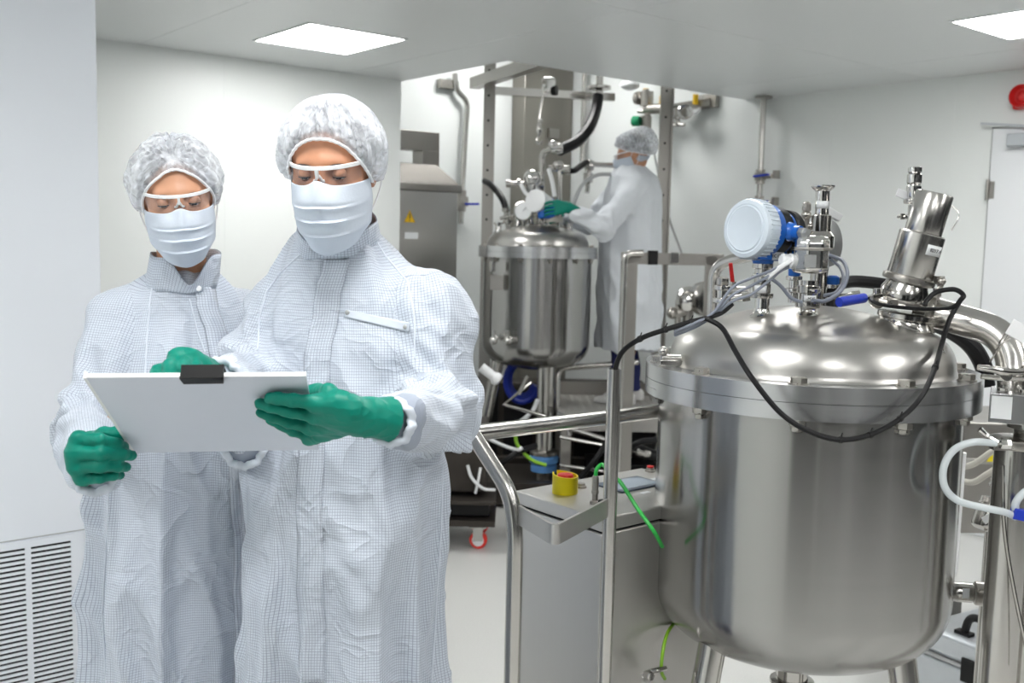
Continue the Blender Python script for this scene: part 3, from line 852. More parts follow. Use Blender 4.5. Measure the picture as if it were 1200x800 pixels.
# ------------------------------------------------------------------ pieces shared by the vessels
def tri_clamp(m, p, ax, r, h=.012, wing=None):
    p = Vector(p); ax = Vector(ax).normalized()
    m.rev(p-ax*h/2, ax, [(r*.92, 0), (r*1.08, h*.15), (r*1.10, h*.5), (r*1.08, h*.85), (r*.92, h)], 28)
    s = ax.cross(Vector((0, 0, 1)) if abs(ax.z) < .8 else Vector((1, 0, 0))).normalized() if wing is None else Vector(wing).normalized()
    m.box(p+s*r*1.22, (r*.34, r*.34, h*1.1)); m.cyl(p+s*r*1.1-s.cross(ax)*r*.5, p+s*r*1.22+s.cross(ax)*r*.7, r*.10, n=8); m.ball(p+s*r*1.25+s.cross(ax)*r*.75, r*.18, 10, 6)
def bolt_at(name, parent, a, rb, c, z0, z1, lab=None):
    m = MB(); p = Vector((c[0]+rb*sin(a), c[1]-rb*cos(a), 0))
    q = lambda z: Vector((p.x, p.y, z))
    m.hexa(q(z1), (0, 0, 1), .0165, .0135); m.cyl(q(z0-.026), q(z1), .009, n=10); m.hexa(q(z0-.015), (0, 0, 1), .0165, .015); m.hexa(q(z0-.024), (0, 0, 1), .012, .008)
    m.rev(q(z1), (0, 0, 1), [(.020, -.001), (.020, .0022)], 18)
    return m.build(name, M['bolt'], parent)
def vessel(root, a, d, zf=1.262, zt=.80, mats=('tank', 'dome'), nb=10, R=.36, ph=-19):
    c = Vector((a, d, 0)); k = R/.36; rs = .3285*k
    pr = [(.0, zt-.165*k)]
    for i in range(1, 8):
        t = i/7; pr.append((rs*.58*t, zt-(.165-.035*t*t)*k))
    for i in range(1, 17):
        an = pi/2*i/16; pr.append((rs*.58+rs*.42*sin(an), zt-.130*k*cos(an)))
    pr += [(rs, zt+.1), (rs, zt+.3*k), (rs, zf-.03)]
    m = MB(); m.rev(c, (0, 0, 1), pr, 96, caps=False); m.build('shell', M[mats[0]], root, sharp=50)
    m = MB(); m.rev(c, (0, 0, 1), [(rs-.004, -.034+zf), (R, -.034+zf), (R, zf-.0005), (rs, zf-.0005)], 128, caps=False); m.build('lower_flange', M['flange'], root, sharp=25)
    m = MB(); m.rev(c, (0, 0, 1), [(rs, zf+.0005), (R, zf+.0005), (R, .033+zf), (.30*k, .033+zf)], 128, caps=False); m.build('upper_flange', M['flange'], root, sharp=25)
    zd = zf+.031; rd = .306*k; pr = [(rd+.008, zd), (rd+.002, zd+.006), (rd, zd+.014)]
    for i in range(1, 13):
        an = pi/2*i/12; pr.append((rd-.075*k*(1-cos(an)), zd+.014+.078*k*sin(an)*.98))
    r1, z1 = pr[-1]
    for i in range(1, 13):
        t = i/12; pr.append((r1*(1-t), z1+.046*k*(1-(1-t)**2)))
    m = MB(); m.rev(c, (0, 0, 1), pr, 96, caps=False); m.build('dome_lid', M[mats[1]], root, sharp=50)
    for i in range(nb): bolt_at('bolt', root, radians(ph+360/nb*i), .334*k, c, zf-.034, zf+.033)
    return c, rs, zd
def domez(zd, r, k=1.):
    rd = .306*k; r1 = rd-.075*k
    if r <= r1: t = 1-r/r1; return zd+.014+.0764*k+.046*k*(1-(1-t)**2)
    an = math.acos(max(-1, 1-(rd-r)/(.075*k))); return zd+.014+.0764*k*sin(an)
def sticker(parent, name, o, ux, uy, w, h, txt=None, mat='sticker', tsz=.6, off=.0006):
    ux = Vector(ux).normalized(); uy = Vector(uy); uy = (uy-ux*uy.dot(ux)).normalized(); uz = ux.cross(uy)
    m = MB(); m.prism([(-w/2, -h/2), (w/2, -h/2), (w/2, h/2), (-w/2, h/2)], Vector(o), ux, uy, uz*off)
    s = m.build(name, M[mat], parent)
    if txt: text_mesh(txt, h*tsz, Vector(o)+uz*(off+.0002), ux, uy, 'lettering', M['ink'], s)
    return s
def wrap_label(parent, name, c, ax, r, a0, a1, h, mat='sticker', txt=None):
    m = MB(); c = Vector(c); G = []
    for j in (0, 1): G.append([c+Vector((sin(a)*r, -cos(a)*r, h*(j-.5))) for a in np.linspace(a0, a1, 14)])
    m.sheet(G); s = m.build(name, M[mat], parent, solid=.0006)
    if txt:
        am = (a0+a1)/2; text_mesh(txt, h*.62, c+Vector((sin(am)*(r+.001), -cos(am)*(r+.001), 0)), (cos(am), sin(am), 0), (0, 0, 1), 'lettering', M['ink'], s)
    return s

# ------------------------------------------------------------------ the big vessel in front
TA, TD = .664, 2.26
def front_vessel():
    root = thing('mixing_vessel', 'large brushed steel vessel with bolted flange and domed lid, right foreground', 'tank', (TA, TD, 0))
    c, rs, zd = vessel(root, TA, TD)
    for an in (-56, 40, 165):
        a = radians(an); p0 = c+Vector((.255*sin(a), -.255*cos(a), .74)); p1 = c+Vector((.40*sin(a), -.40*cos(a), .02))
        m = MB(); m.cyl(p0, p1, .030, n=24); m.rev(p1, (0, 0, 1), [(.055, -.02), (.055, -.008), (.032, .0)], 24); m.build('leg', M['tube'], root)
    m = MB(); m.cyl((TA, TD, .64), (TA, TD, .54), .036); tri_clamp(m, (TA, TD, .56), (0, 0, 1), .046); m.cyl((TA, TD, .55), (TA, TD, .40), .026); m.build('bottom_outlet', M['steel'], root)
    # lifting eyes and a bracket on the lid rim
    for px in (1100,):
        p = U(1100, 434, 2.07); m = MB(); m.tube([Vector(p)+Vector((.012*cos(t), .004*cos(t), .022+.020*sin(t))) for t in np.linspace(-.6, pi+.6, 12)], .004, 8, 2); m.cyl(Vector(p)+Vector((0, 0, -.004)), Vector(p)+Vector((0, 0, .008)), .008); m.build('lifting_eye', M['steel'], root)
    a = radians(-78); p = c+Vector((.325*sin(a), -.325*cos(a), zd+.004))
    m = MB(); m.box(p+Vector((0, 0, .006)), (.05, .028, .012)); m.cyl(p+Vector((-.02, 0, .016)), p+Vector((.03, 0, .016)), .007); m.ball(p+Vector((-.018, 0, .030)), .011, 12, 8); m.cyl(p+Vector((-.018, 0, .01)), p+Vector((-.018, 0, .03)), .006); m.build('hinge_block', M['steel'], root, bevel=.0015)
    # nozzles on the lid
    for nm, px, py, dd, r, h in (('nozzle', 893, 360, 2.20, .0155, .085), ('nozzle', 947, 366, 2.16, .0165, .050)):
        p = U(px, py, dd); r0 = sqrt((p.x-TA)**2+(p.y-TD)**2); z = domez(zd, r0)-.006
        m = MB(); m.rev((p.x, p.y, z), (0, 0, 1), [(r*1.9, -.002), (r*1.25, .005), (r*1.06, .012), (r, .02), (r, h), (r*1.45, h+.002), (r*1.5, h+.006), (r*1.4, h+.008)], 28); m.build(nm, M['bright'], root)
    p = U(1060, 368, 2.20); r0 = sqrt((p.x-TA)**2+(p.y-TD)**2); z = domez(zd, r0)
    m = MB(); m.rev((p.x, p.y, z-.012), (.10, -.05, 1), [(.062, 0), (.064, .006), (.056, .018), (.056, .024), (.060, .026), (.060, .036), (.054, .038)], 40); m.build('sight_port', M['steel'], root)
    # outlet stub low on the right wall of the vessel
    p0 = U(1108, 692, 2.18); ax = Vector((.97, -.22, .01)).normalized(); p0 = p0-ax*.02
    m = MB(); m.rev(p0, ax, [(.034, 0), (.026, .018), (.021, .026), (.021, .045)], 28); m.build('side_port', M['tank'], root)
    return root
front_vessel()
def probe():
    p0 = U(1108, 692, 2.18); ax = Vector((.97, -.22, .01)).normalized()
    b = p0+ax*.024
    t = thing('probe', 'knurled steel sensor probe screwed into the low right side of the front vessel', 'sensor', b)
    m = MB(); m.rev(b, ax, [(.0215, 0), (.0215, .030), (.019, .032), (.019, .036)], 28); m.build('sleeve', M['steel'], t)
    m = MB(); pr = [(.022, .034)]
    m.rev(b, ax, [(.022, .034), (.026, .037), (.026, .062), (.022, .065)], 40); m.build('knurled_nut', M['bolt'], t)
    m = MB(); m.rev(b, ax, [(.016, .064), (.017, .070), (.011, .074), (.013, .080), (.013, .086), (.007, .090), (.007, .120)], 20); m.build('gland', M['bright'], t)
    sticker(t, 'label', b+ax*.014+Vector((-.05, -.21, .05)).normalized()*.0217, ax, (0, 0, 1), .014, .022)
probe()

# ------------------------------------------------------------------ blue radar level transmitter
def transmitter():
    b = U(893, 330, 2.20); top = U(888, 270, 2.19)
    z0 = b.z-.02
    t = thing('level_transmitter', 'blue level transmitter with round pale grey cover on the lid of the front vessel', 'instrument', (b.x, b.y, z0))
    m = MB(); P = lambda z: Vector((b.x, b.y, z)); zc = top.z
    m.rev(P(z0-.015), (0, 0, 1), [(.024, 0), (.025, .004), (.025, .010), (.019, .012), (.019, .03), (.0165, .032), (.0165, .062), (.022, .064), (.022, .074)], 28); m.build('process_neck', M['steel'], t)
    wrap_label(t, 'label', P(z0+.004), None, .0197, -1.1, .3, .017)
    f = Vector((-.80, -.58, .05)).normalized(); s = Vector((0, 0, 1)); e = f.cross(s).normalized()
    cc = Vector((b.x+.000, b.y, zc))
    m = MB(); m.rev(cc-f*.060, f, [(.030, 0), (.046, .006), (.050, .02), (.052, .05), (.058, .06), (.058, .088)], 40)
    m.box(cc+Vector((0, 0, -.052)), (.085, .060, .022), Matrix((f, e, Vector((0, 0, 1)))).transposed()); m.rev(cc+Vector((0, 0, -.074)), (0, 0, 1), [(.020, 0), (.024, .012), (.03, .03)], 24)
    m.build('housing', M['blue'], t, bevel=.002)
    m = MB(); m.rev(cc+f*.020, f, [(.0610, 0), (.0635, .004), (.0635, .034), (.061, .040), (.053, .043), (.050, .042), (.047, .0445), (.044, .0425), (.001, .0425)], 56); cv = m.build('cover', M['cover'], t)
    m = MB()
    for i in range(40):
        a = 2*pi*i/40; q = (Vector((0, 0, 1))*cos(a)+e*sin(a)); m.bar(cc+f*.023+q*.0636, cc+f*.051+q*.0636, .0022, .0030, q)
    m.build('cover_ribs', M['cover'], cv)
    m = MB(); m.rev(cc-f*.034, f, [(.0535, 0), (.0535, .030)], 40); m.build('name_plate', M['black_plastic'], t)
    m = MB(); m.rev(cc-f*.056, -f, [(.046, 0), (.050, .003), (.050, .020), (.044, .025), (.001, .025)], 36); m.build('rear_cap', M['black_plastic'], t)
    m = MB(); g = cc+e*-.044-f*.022; ga = (-e*.9+Vector((0, 0, -.05))); m.rev(g, ga, [(.022, 0), (.018, .016), (.014, .02), (.014, .034)], 24); m.build('cable_boss', M['blue'], t)
    m = MB(); m.rev(g+ga.normalized()*.032, ga, [(.012, 0), (.012, .012), (.009, .014), (.009, .022)], 6); m.build('cable_gland', M['cast'], t)
    lo = cc+Vector((0, 0, -.054))-e*.0305*-1
    sgn = e if e.y < 0 else -e
    sticker(t, 'label', cc+Vector((0, 0, -.053))+sgn*.0304+f*-.012, sgn.cross(Vector((0, 0, 1)))*-1, (0, 0, 1), .038, .017, 'TIC 17.4-S')
transmitter()
def pressure_head():
    b = U(947, 345, 2.16); hc = U(948, 299, 2.155)
    t = thing('pressure_sensor', 'polished steel hexagonal sensor head on a clamp neck beside the blue transmitter', 'instrument', (b.x, b.y, b.z-.04))
    P = lambda z: Vector((b.x, b.y, z)); z = b.z
    m = MB(); m.rev(P(z-.028), (0, 0, 1), [(.025, 0), (.026, .004), (.026, .011), (.019, .013), (.019, .030), (.024, .032), (.024, .046), (.017, .048), (.017, .058)], 28); tri_clamp(m, P(z-.018), (0, 0, 1), .024); m.build('clamp_neck', M['steel'], t)
    wrap_label(t, 'label', P(z-.008), None, .0197, -.7, .7, .014, txt='-M38')
    hz = hc.z
    m = MB(); m.rev(P(hz-.038), (0, 0, 1), [(.030, 0), (.037, .006), (.039, .012), (.039, .046), (.040, .050), (.040, .068), (.036, .076), (.028, .080)], 8, ph=.39); m.build('housing', M['bright'], t, bevel=.004)
    m = MB(); m.rev(P(hz+.010), (0, 0, 1), [(.0405, 0), (.0415, .002), (.0415, .005), (.0405, .007)], 8, ph=.39); m.build('cover_joint', M['bolt'], t)
    m = MB(); o = Vector((b.x-.036, b.y-.006, hz-.014)); ax = Vector((-.92, -.30, .12)); m.rev(o, ax, [(.016, 0), (.016, .010), (.0135, .012), (.0135, .028), (.009, .032)], 16); m.build('cable_gland', M['white_plastic'], t)
    m = MB(); m.prism([(-.012, -.013), (.012, -.013), (.012, .013), (-.012, .013)], P(hz-.012)+Vector((-.010, -.0385, 0)), (.98, -.15, 0), (0, 0, 1), (0, .002, 0)); m.build('type_plate', M['cast'], t)
pressure_head()
def vent_stack():
    b = U(962, 330, 2.30)
    t = thing('vent_valve', 'tall steel vent valve with flared top flange behind the hexagonal sensor head', 'valve', (b.x, b.y, b.z-.06))
    P = lambda py: Vector((b.x-.006, b.y, U(960, py, 2.30).z))
    m = MB(); m.cyl(P(362), P(290), .018); m.rev(P(292), (0, 0, 1), [(.026, 0), (.030, .004), (.030, .03), (.022, .04), (.022, .075), (.017, .078)], 24); tri_clamp(m, P(300), (0, 0, 1), .027, wing=(-1, -.3, 0)); m.build('body', M['steel'], t)
    m = MB(); m.cyl(P(266), P(222), .0155); m.rev(P(224), (0, 0, 1), [(.016, 0), (.024, .007), (.026, .010), (.026, .013), (.017, .013)], 28); m.build('top_flange', M['bright'], t)
    wrap_label(t, 'label', P(240), None, .0162, -1.2, .7, .016)
    m = MB(); p = P(268)+Vector((-.032, .01, 0)); m.cyl(p, p+Vector((0, 0, .05)), .008); m.rev(p+Vector((0, 0, .04)), (0, 0, 1), [(.010, 0), (.010, .016), (.006, .02)], 14); m.cyl(p+Vector((0, 0, .005)), p+Vector((.04, -.005, .005)), .008); m.ball(p+Vector((0, 0, .03)), .012, 12, 8); m.build('side_fitting', M['bolt'], t)
vent_stack()
def dial_gauge():
    p = U(971, 284, 2.42)
    t = thing('round_gauge', 'grey round gauge housing half hidden behind the hexagonal sensor head', 'gauge', (p.x, p.y, p.z-.12))
    ax = Vector((.62, -.78, .08)); m = MB(); m.rev(p, -ax, [(.001, -.002), (.050, -.002), (.057, 0), (.058, .004), (.058, .028), (.050, .036), (.02, .04)], 40); m.build('case', M['cast'], t)
    m = MB(); m.cyl(p+Vector((0, .02, -.055)), p+Vector((-.01, .02, -.17)), .010); m.rev(p+Vector((-.01, .02, -.15)), (0, 0, 1), [(.018, 0), (.018, .02)], 6); m.build('stem', M['steel'], t)
    m = MB(); m.box(p+Vector((.012, .03, .070)), (.05, .02, .018), Matrix.Rotation(.5, 3, 'Y')); m.build('flag', M['white_plastic'], t, bevel=.002)
dial_gauge()
def small_fittings():
    # row of hygienic valves at the back of the lid
    for i, (px, py, dd, lab) in enumerate(((846, 352, 2.40, 'small steel clamp fitting at the left back of the vessel lid'), (975, 350, 2.44, 'small steel valve with a blue cap behind the sensor head'), (930, 340, 2.47, 'small steel valve between the blue transmitter neck and sensor neck'))):
        b = U(px, py, dd); t = thing('hygienic_valve', lab, 'valve', (b.x, b.y, b.z-.03))
        m = MB(); m.cyl(b-Vector((0, 0, .03)), b+Vector((0, 0, .035)), .012); tri_clamp(m, b, (0, 0, 1), .020); tri_clamp(m, b+Vector((0, 0, .03)), (0, 0, 1), .018); m.build('body', M['bright'], t)
        m = MB(); m.rev(b+Vector((0, 0, .034)), (0, 0, 1), [(.013, 0), (.015, .004), (.015, .018), (.010, .022)], 16); m.build('cap', M['blue' if i else 'steel'], t)
        m = MB(); m.cyl(b, b+Vector((.05, -.01, .01)), .008); m.rev(b+Vector((.045, -.009, .009)), (1, -.2, .2), [(.012, 0), (.012, .018)], 6); m.build('side_branch', M['steel'], t)
small_fittings()
def rear_pipe():
    t = thing('bent_pipe', 'bent steel tube rising behind the left of the front vessel lid', 'pipe', U(835, 372, 2.75))
    m = MB(); m.tube(fillet([U(834, 400, 2.78), U(836, 312, 2.78), U(868, 301, 2.72), U(900, 296, 2.66)], .05), .0155, 14, 1); m.build('tube', M['tube'], t)
    t2 = thing('lever_valve', 'small valve with a red lever under the blue transmitter', 'valve', U(858, 338, 2.55))
    p = U(858, 332, 2.55); m = MB(); m.box(p+Vector((0, 0, -.002)), (.012, .006, .012)); m.bar(U(856, 308, 2.55), U(859, 334, 2.55), .010, .006, (0, 1, 0)); m.build('lever', M['red'], t2, bevel=.002)
    m = MB(); m.cyl(p+Vector((0, .0, -.02)), p+Vector((0, 0, .004)), .010); m.cyl(p+Vector((-.03, .02, -.018)), p+Vector((.04, -.02, -.018)), .012); m.build('body', M['steel'], t2)
rear_pipe()
# ------------------------------------------------------------------ slanted lamp of the sight port
def sight_lamp():
    b = U(1057, 352, 2.19); tp = U(1096, 226, 2.17); ax = (tp-b).normalized(); L = (tp-b).length
    t = thing('sight_lamp', 'slanted two step steel cylinder lamp clamped on the front vessel lid', 'lamp', b)
    q = lambda s: b+ax*L*s
    m = MB(); m.rev(q(-.05), ax, [(.040, 0), (.048, .005), (.050, .014), (.050, .034), (.044, .046), (.043, .052)], 36); m.build('port_body', M['steel'], t)
    m = MB(); tri_clamp(m, q(.20), ax, .050, .016, wing=(.95, -.3, 0)); tri_clamp(m, q(-.02), ax, .053, .016, wing=(-.6, -.8, 0)); m.build('clamp', M['bolt'], t)
    m = MB(); m.rev(q(.22), ax, [(.046, 0), (.0475, .004), (.0475, L*.40), (.044, L*.40+.003), (.03, L*.40+.003)], 40); m.build('lower_barrel', M['tube'], t)
    m = MB(); m.rev(q(.60), ax, [(.0375, 0), (.0385, .003), (.0385, L*.40-.003), (.0365, L*.40), (.001, L*.40)], 40); m.build('upper_barrel', M['tube'], t)
    e = ax.cross(Vector((0, -1, 0))).normalized(); fr = e.cross(ax)
    nrm = (e*.45+Vector((0, -1, 0))*.9).normalized(); sd = nrm.cross(ax).normalized()
    o = q(.50)+(Vector((.40, -.90, 0))-ax*Vector((.40, -.90, 0)).dot(ax)).normalized()*.0478
    n_ = (o-q(.50)).normalized(); ux = ax.cross(n_).normalized(); 
    if ux.x < 0: ux = -ux
    G = []
    for j in (0, 1):
        G.append([q(.50)+ax*(.022*(j-.5))+(n_*cos(a)+ux*sin(a))*.0480 for a in np.linspace(-.42, .42, 10)])
    m = MB(); m.sheet(G); lb = m.build('label', M['sticker'], t, solid=.0006)
    text_mesh('B217.4', .011, q(.50)+n_*.0492, ux, n_.cross(ux), 'lettering', M['ink'], lb)
    m = MB(); m.tube([q(.90)+e*.040*(1 if e.x > 0 else -1)+Vector((0, -.01, .005)), q(.80)+Vector((.058, -.015, 0)), q(.66)+Vector((.050, -.02, 0))], .0012, 6, 5); m.build('wire', M['tube'], t)
sight_lamp()
def sampling():
    t = thing('sampling_valve', 'slender steel sampling valve with a white tag, behind the slanted lamp', 'valve', U(1066, 330, 2.32))
    x = 1069; D = 2.32; P = lambda py, dx=0: U(x+dx+(275-py)*.03, py, D)
    m = MB(); m.cyl(P(330), P(262), .013); m.cyl(P(262), P(240), .011); tri_clamp(m, P(254), (0, 0, 1), .021, wing=(-1, -.2, 0)); tri_clamp(m, P(236), (0, 0, 1), .019, wing=(1, -.2, 0)); m.build('body', M['steel'], t)
    m = MB(); m.rev(P(232), (0, 0, 1), [(.015, 0), (.016, .004), (.016, .026), (.013, .03), (.016, .034), (.016, .052), (.012, .055), (.015, .058), (.015, .068), (.010, .07)], 20); m.build('bonnet', M['bright'], t)
    m = MB(); m.tube([P(222, -2), P(221, 8), P(226, 12), P(229, 6)], .002, 6, 4); m.build('tie', M['black'], t)
    m = MB(); m.box(P(228, -12), (.032, .004, .018), Matrix.Rotation(.35, 3, 'Y')); m.build('tag', M['white_plastic'], t, bevel=.001)
sampling()
def blue_handle_valve():
    p = U(998, 352, 2.12)
    t = thing('ball_valve', 'ball valve with a blue grip handle on the vessel lid beside the slanted lamp', 'valve', U(1015, 352, 2.16))
    m = MB(); a, b = U(983, 354, 2.09), U(1013, 349, 2.13); m.tube([a, a+(b-a)*.1, b+(a-b)*.1, b], lambda q: .0105*(1-.5*abs(2*q-1)**6), 14, 4); m.build('grip', M['blue_dark'], t)
    m = MB(); m.bar(U(1008, 350, 2.12), U(1034, 345, 2.17), .016, .006); m.cyl(U(1028, 352, 2.17), U(1028, 338, 2.17), .009); m.ball(U(1028, 352, 2.17), .018); m.build('body', M['steel'], t)
blue_handle_valve()
def hose(name, label, cat, pts, r, mat, group=None, n=10, sub=7, ends=None):
    P = [Vector(p) for p in pts]
    t = thing(name, label, cat, P[0], group=group); m = MB(); m.tube(P, r, n, sub); m.build('hose' if r > .006 else 'wire', M[mat], t)
    return t
t = hose('black_hose', 'thick black hose arching at the back of the vessel lid behind the blue grip valve', 'hose', [U(975, 372, 2.42), U(976, 340, 2.44), U(995, 330, 2.46), U(1030, 332, 2.46), U(1055, 338, 2.45)], .015, 'black')
t = hose('black_hose', 'thick black hose curving down behind the big bent pipe at right', 'hose', [U(1080, 372, 2.50), U(1115, 388, 2.50), U(1138, 405, 2.50), U(1152, 428, 2.50), U(1156, 452, 2.5)], .021, 'black')
# ------------------------------------------------------------------ cables
def cable(label, pts, r, mat, name='cable', ties=()):
    P = [Vector(p) for p in pts]; t = thing(name, label, 'cable', P[len(P)//2]); m = MB(); m.tube(P, r, 9, 8); m.build('sheath', M[mat], t)
    if ties:
        for i in ties:
            m = MB(); d_ = (P[i+1]-P[i-1]).normalized(); m.cyl(P[i]-d_*.003, P[i]+d_*.003, r*1.3, n=10); m.cyl(P[i]+Vector((0, 0, r*.8)), P[i]+Vector((.003, 0, r+.008)), .0012, n=6)
            m.build('cable_tie', M['black_plastic'], t)
cable('black cable from the open steel post up to the vessel lid', [U(719, 470, 2.055), U(720, 440, 2.055), U(728, 414, 2.03), U(750, 397, 2.0), U(780, 386, 1.99), U(810, 377, 2.0), U(830, 372, 2.0), U(846, 366, 2.01), U(858, 356, 2.02)], .0052, 'black', ties=(3, 4, 5))
cable('long black cable looping over the flange in front of the vessel', [U(826, 372, 2.0), U(846, 384, 1.975), U(862, 412, 1.915), U(882, 444, 1.87), U(915, 484, 1.855), U(950, 506, 1.855), U(985, 515, 1.86), U(1020, 509, 1.87), U(1055, 490, 1.885), U(1080, 464, 1.90), U(1096, 430, 1.96), U(1103, 405, 2.04), U(1112, 376, 2.09), U(1124, 354, 2.10), U(1129, 346, 2.11), U(1118, 339, 2.12), U(1098, 342, 2.12), U(1086, 352, 2.11), U(1084, 358, 2.105)], .0052, 'black', ties=(10, 8, 7, 6))
cable('black cable loop wound round the clamp under the slanted lamp', [U(1128, 350, 2.10), U(1115, 360, 2.095), U(1088, 362, 2.09), U(1055, 360, 2.085), U(1030, 356, 2.09), U(1021, 350, 2.12), U(1030, 344, 2.22)], .004, 'black')
for i, (lab, o1, o2) in enumerate((('grey sensor cable, uppermost of the bundle running to the lid cables', -9, -6), ('grey sensor cable, middle of the bundle running to the lid cables', 0, 3), ('grey sensor cable, lowest of the bundle running to the lid cables', 7, 13))):
    cable(lab, [U(790, 388+i*2.5, 1.995+.008*i), U(815, 378+i*2.5, 1.995+.008*i), U(836, 366+i*2, 2.0+.006*i), U(858, 346+o1, 2.0), U(880, 332+o2, 2.02), U(900, 322+o2*.6, 2.05), U(914, 314+o2*.3, 2.08+.01*i), U(924, 309+i*2, 2.10+.01*i)], .0030, 'grey_cable')
cable('pale grey cable stub entering the gland of the steel sensor head', [U(898, 326, 2.05), U(910, 316, 2.07), U(926, 306, 2.10)], .0055, 'white_plastic')
cable('grey cable looping to the right from the vent valve behind the sensor head', [U(972, 299, 2.26), U(988, 306, 2.22), U(993, 322, 2.18), U(986, 340, 2.15), U(968, 352, 2.12), U(952, 352, 2.10)], .0042, 'grey_cable')
cable('second grey cable looping beside the first, right of the sensor head', [U(974, 304, 2.27), U(985, 314, 2.24), U(988, 328, 2.20), U(980, 342, 2.17), U(966, 346, 2.15)], .0036, 'grey_cable')
cable('grey cable sagging between the transmitter neck and sensor neck', [U(902, 325, 2.08), U(915, 335, 2.09), U(927, 349, 2.10), U(940, 354, 2.10)], .0038, 'grey_cable')

# ------------------------------------------------------------------ big bent pipe and diaphragm valve at the right edge
def big_pipe():
    t = thing('bent_pipe', 'wide polished pipe leaving the lid and bending down at the right edge', 'pipe', U(1190, 520, 2.07))
    m = MB(); m.tube(fillet([U(1072, 362, 2.24), U(1095, 366, 2.22), U(1185, 392, 2.12), U(1190, 470, 2.08)], .085, 10), .0335, 28, 1); m.build('tube', M['tube'], t, sharp=60)
    m = MB(); 
    tri_clamp(m, U(1091, 364, 2.22), (U(1120, 373, 2.2)-U(1095, 366, 2.22)), .040, .016, wing=(0, -.5, .8)); m.build('clamp', M['bolt'], t)
big_pipe()
def diaphragm_valve():
    c = U(1212, 477, 2.05)
    t = thing('diaphragm_valve', 'square steel diaphragm valve block with a white label at the right edge', 'valve', c-Vector((0, 0, .05)))
    R = Matrix.Rotation(radians(-26), 3, 'Z'); L = lambda x, y, z: c+R @ Vector((x, y, z))
    m = MB(); m.box(c, (.165, .12, .060), R); m.build('block', M['flange'], t, bevel=.0015)
    sticker(t, 'label', L(-.060, -.0602, .002), R @ Vector((1, 0, 0)), (0, 0, 1), .038, .046)
    for x in (-.06, -.02, .02, .06):
        for y in (-.04, .04):
            m = MB(); m.hexa(L(x, y, .030), (0, 0, 1), .009, .010); m.cyl(L(x, y, .03), L(x, y, .047), .005, n=10); m.build('bolt', M['bright'], t)
    m = MB(); m.cyl(L(0, 0, .02), L(0, 0, .085), .022); m.rev(L(0, 0, .05), (0, 0, 1), [(.030, 0), (.030, .014), (.022, .02)], 24); m.build('bonnet', M['steel'], t)
    m = MB(); m.tube([U(1146, 430, 1.97), U(1165, 433, 1.97), U(1185, 436, 1.98), U(1225, 434, 2.02)], lambda q: .0085-.003*abs(2*q-1), 12, 5)
    m.tube([U(1150, 441, 1.985), U(1175, 443, 1.985), U(1225, 444, 2.01)], .0055, 10, 4); m.cyl(U(1180, 440, 1.975), U(1180, 440, 2.03), .010); m.build('clamp_lever', M['steel'], t)
    m = MB(); m.rev(c-Vector((0, 0, .030)), (0, 0, -1), [(.050, 0), (.050, .012), (.036, .016), (.034, .06)], 30); m.build('lower_spigot', M['steel'], t)
diaphragm_valve()
def clamp_joint():
    c = U(1190, 518, 2.05)
    t = thing('pipe_clamp', 'dark hinged pipe clamp with wing nut below the square valve block', 'clamp', c-Vector((0, 0, .02)))
    m = MB(); m.rev(c-Vector((0, 0, .012)), (0, 0, 1), [(.040, 0), (.050, .003), (.052, .012), (.050, .021), (.040, .024)], 32); m.box(c+Vector((-.048, -.03, 0)), (.030, .022, .020)); m.build('ring', M['bolt'], t, bevel=.001)
    m = MB(); m.tube([U(1148, 503, 2.0), U(1158, 511, 1.995), U(1170, 518, 1.985)], lambda q: .007-.003*q, 10, 4); m.cyl(U(1150, 517, 1.99), U(1185, 520, 1.985), .0055, n=10); m.hexa(U(1172, 520, 1.975), (1, 0, 0), .010, .02); m.build('wing_nut', M['bright'], t)
    t2 = thing('support_column', 'thick steel tube column with a thin rod in front, right edge below the clamp', 'column', (c.x, c.y, 0))
    m = MB(); m.cyl((c.x-.002, c.y, c.z-.012), (c.x-.004, c.y, .0), .0375, n=32); m.build('pipe', M['tube'], t2, sharp=60)
    m = MB(); m.cyl((c.x+.066, c.y+.03, c.z-.05), (c.x+.062, c.y+.03, 0), .030, n=28); m.build('second_pipe', M['tube'], t2, sharp=60)
    m = MB(); m.tube([U(1175, 545, 1.985), U(1177, 620, 1.985), U(1190, 700, 1.98), U(1212, 800, 1.97)], .0042, 8, 6); m.build('rod', M['steel'], t2)
clamp_joint()
def tag_plate():
    t = thing('hanging_tag', 'white rectangular tag wired to the bend of the big pipe', 'tag', U(1198, 396, 1.98))
    c = U(1197, 390, 1.985); m = MB(); m.box(c, (.056, .003, .032), Matrix.Rotation(radians(28), 3, 'Y')); m.build('plate', M['white_plastic'], t, bevel=.001)
    m = MB(); m.tube([U(1184, 384, 1.985), U(1172, 400, 2.0), U(1166, 415, 2.03), U(1170, 405, 2.0), U(1184, 396, 1.99)], .0016, 6, 5); m.tube([U(1186, 388, 1.985), U(1175, 402, 2.0), U(1160, 424, 2.02)], .0018, 6, 4); m.build('wire', M['tube'], t)
tag_plate()
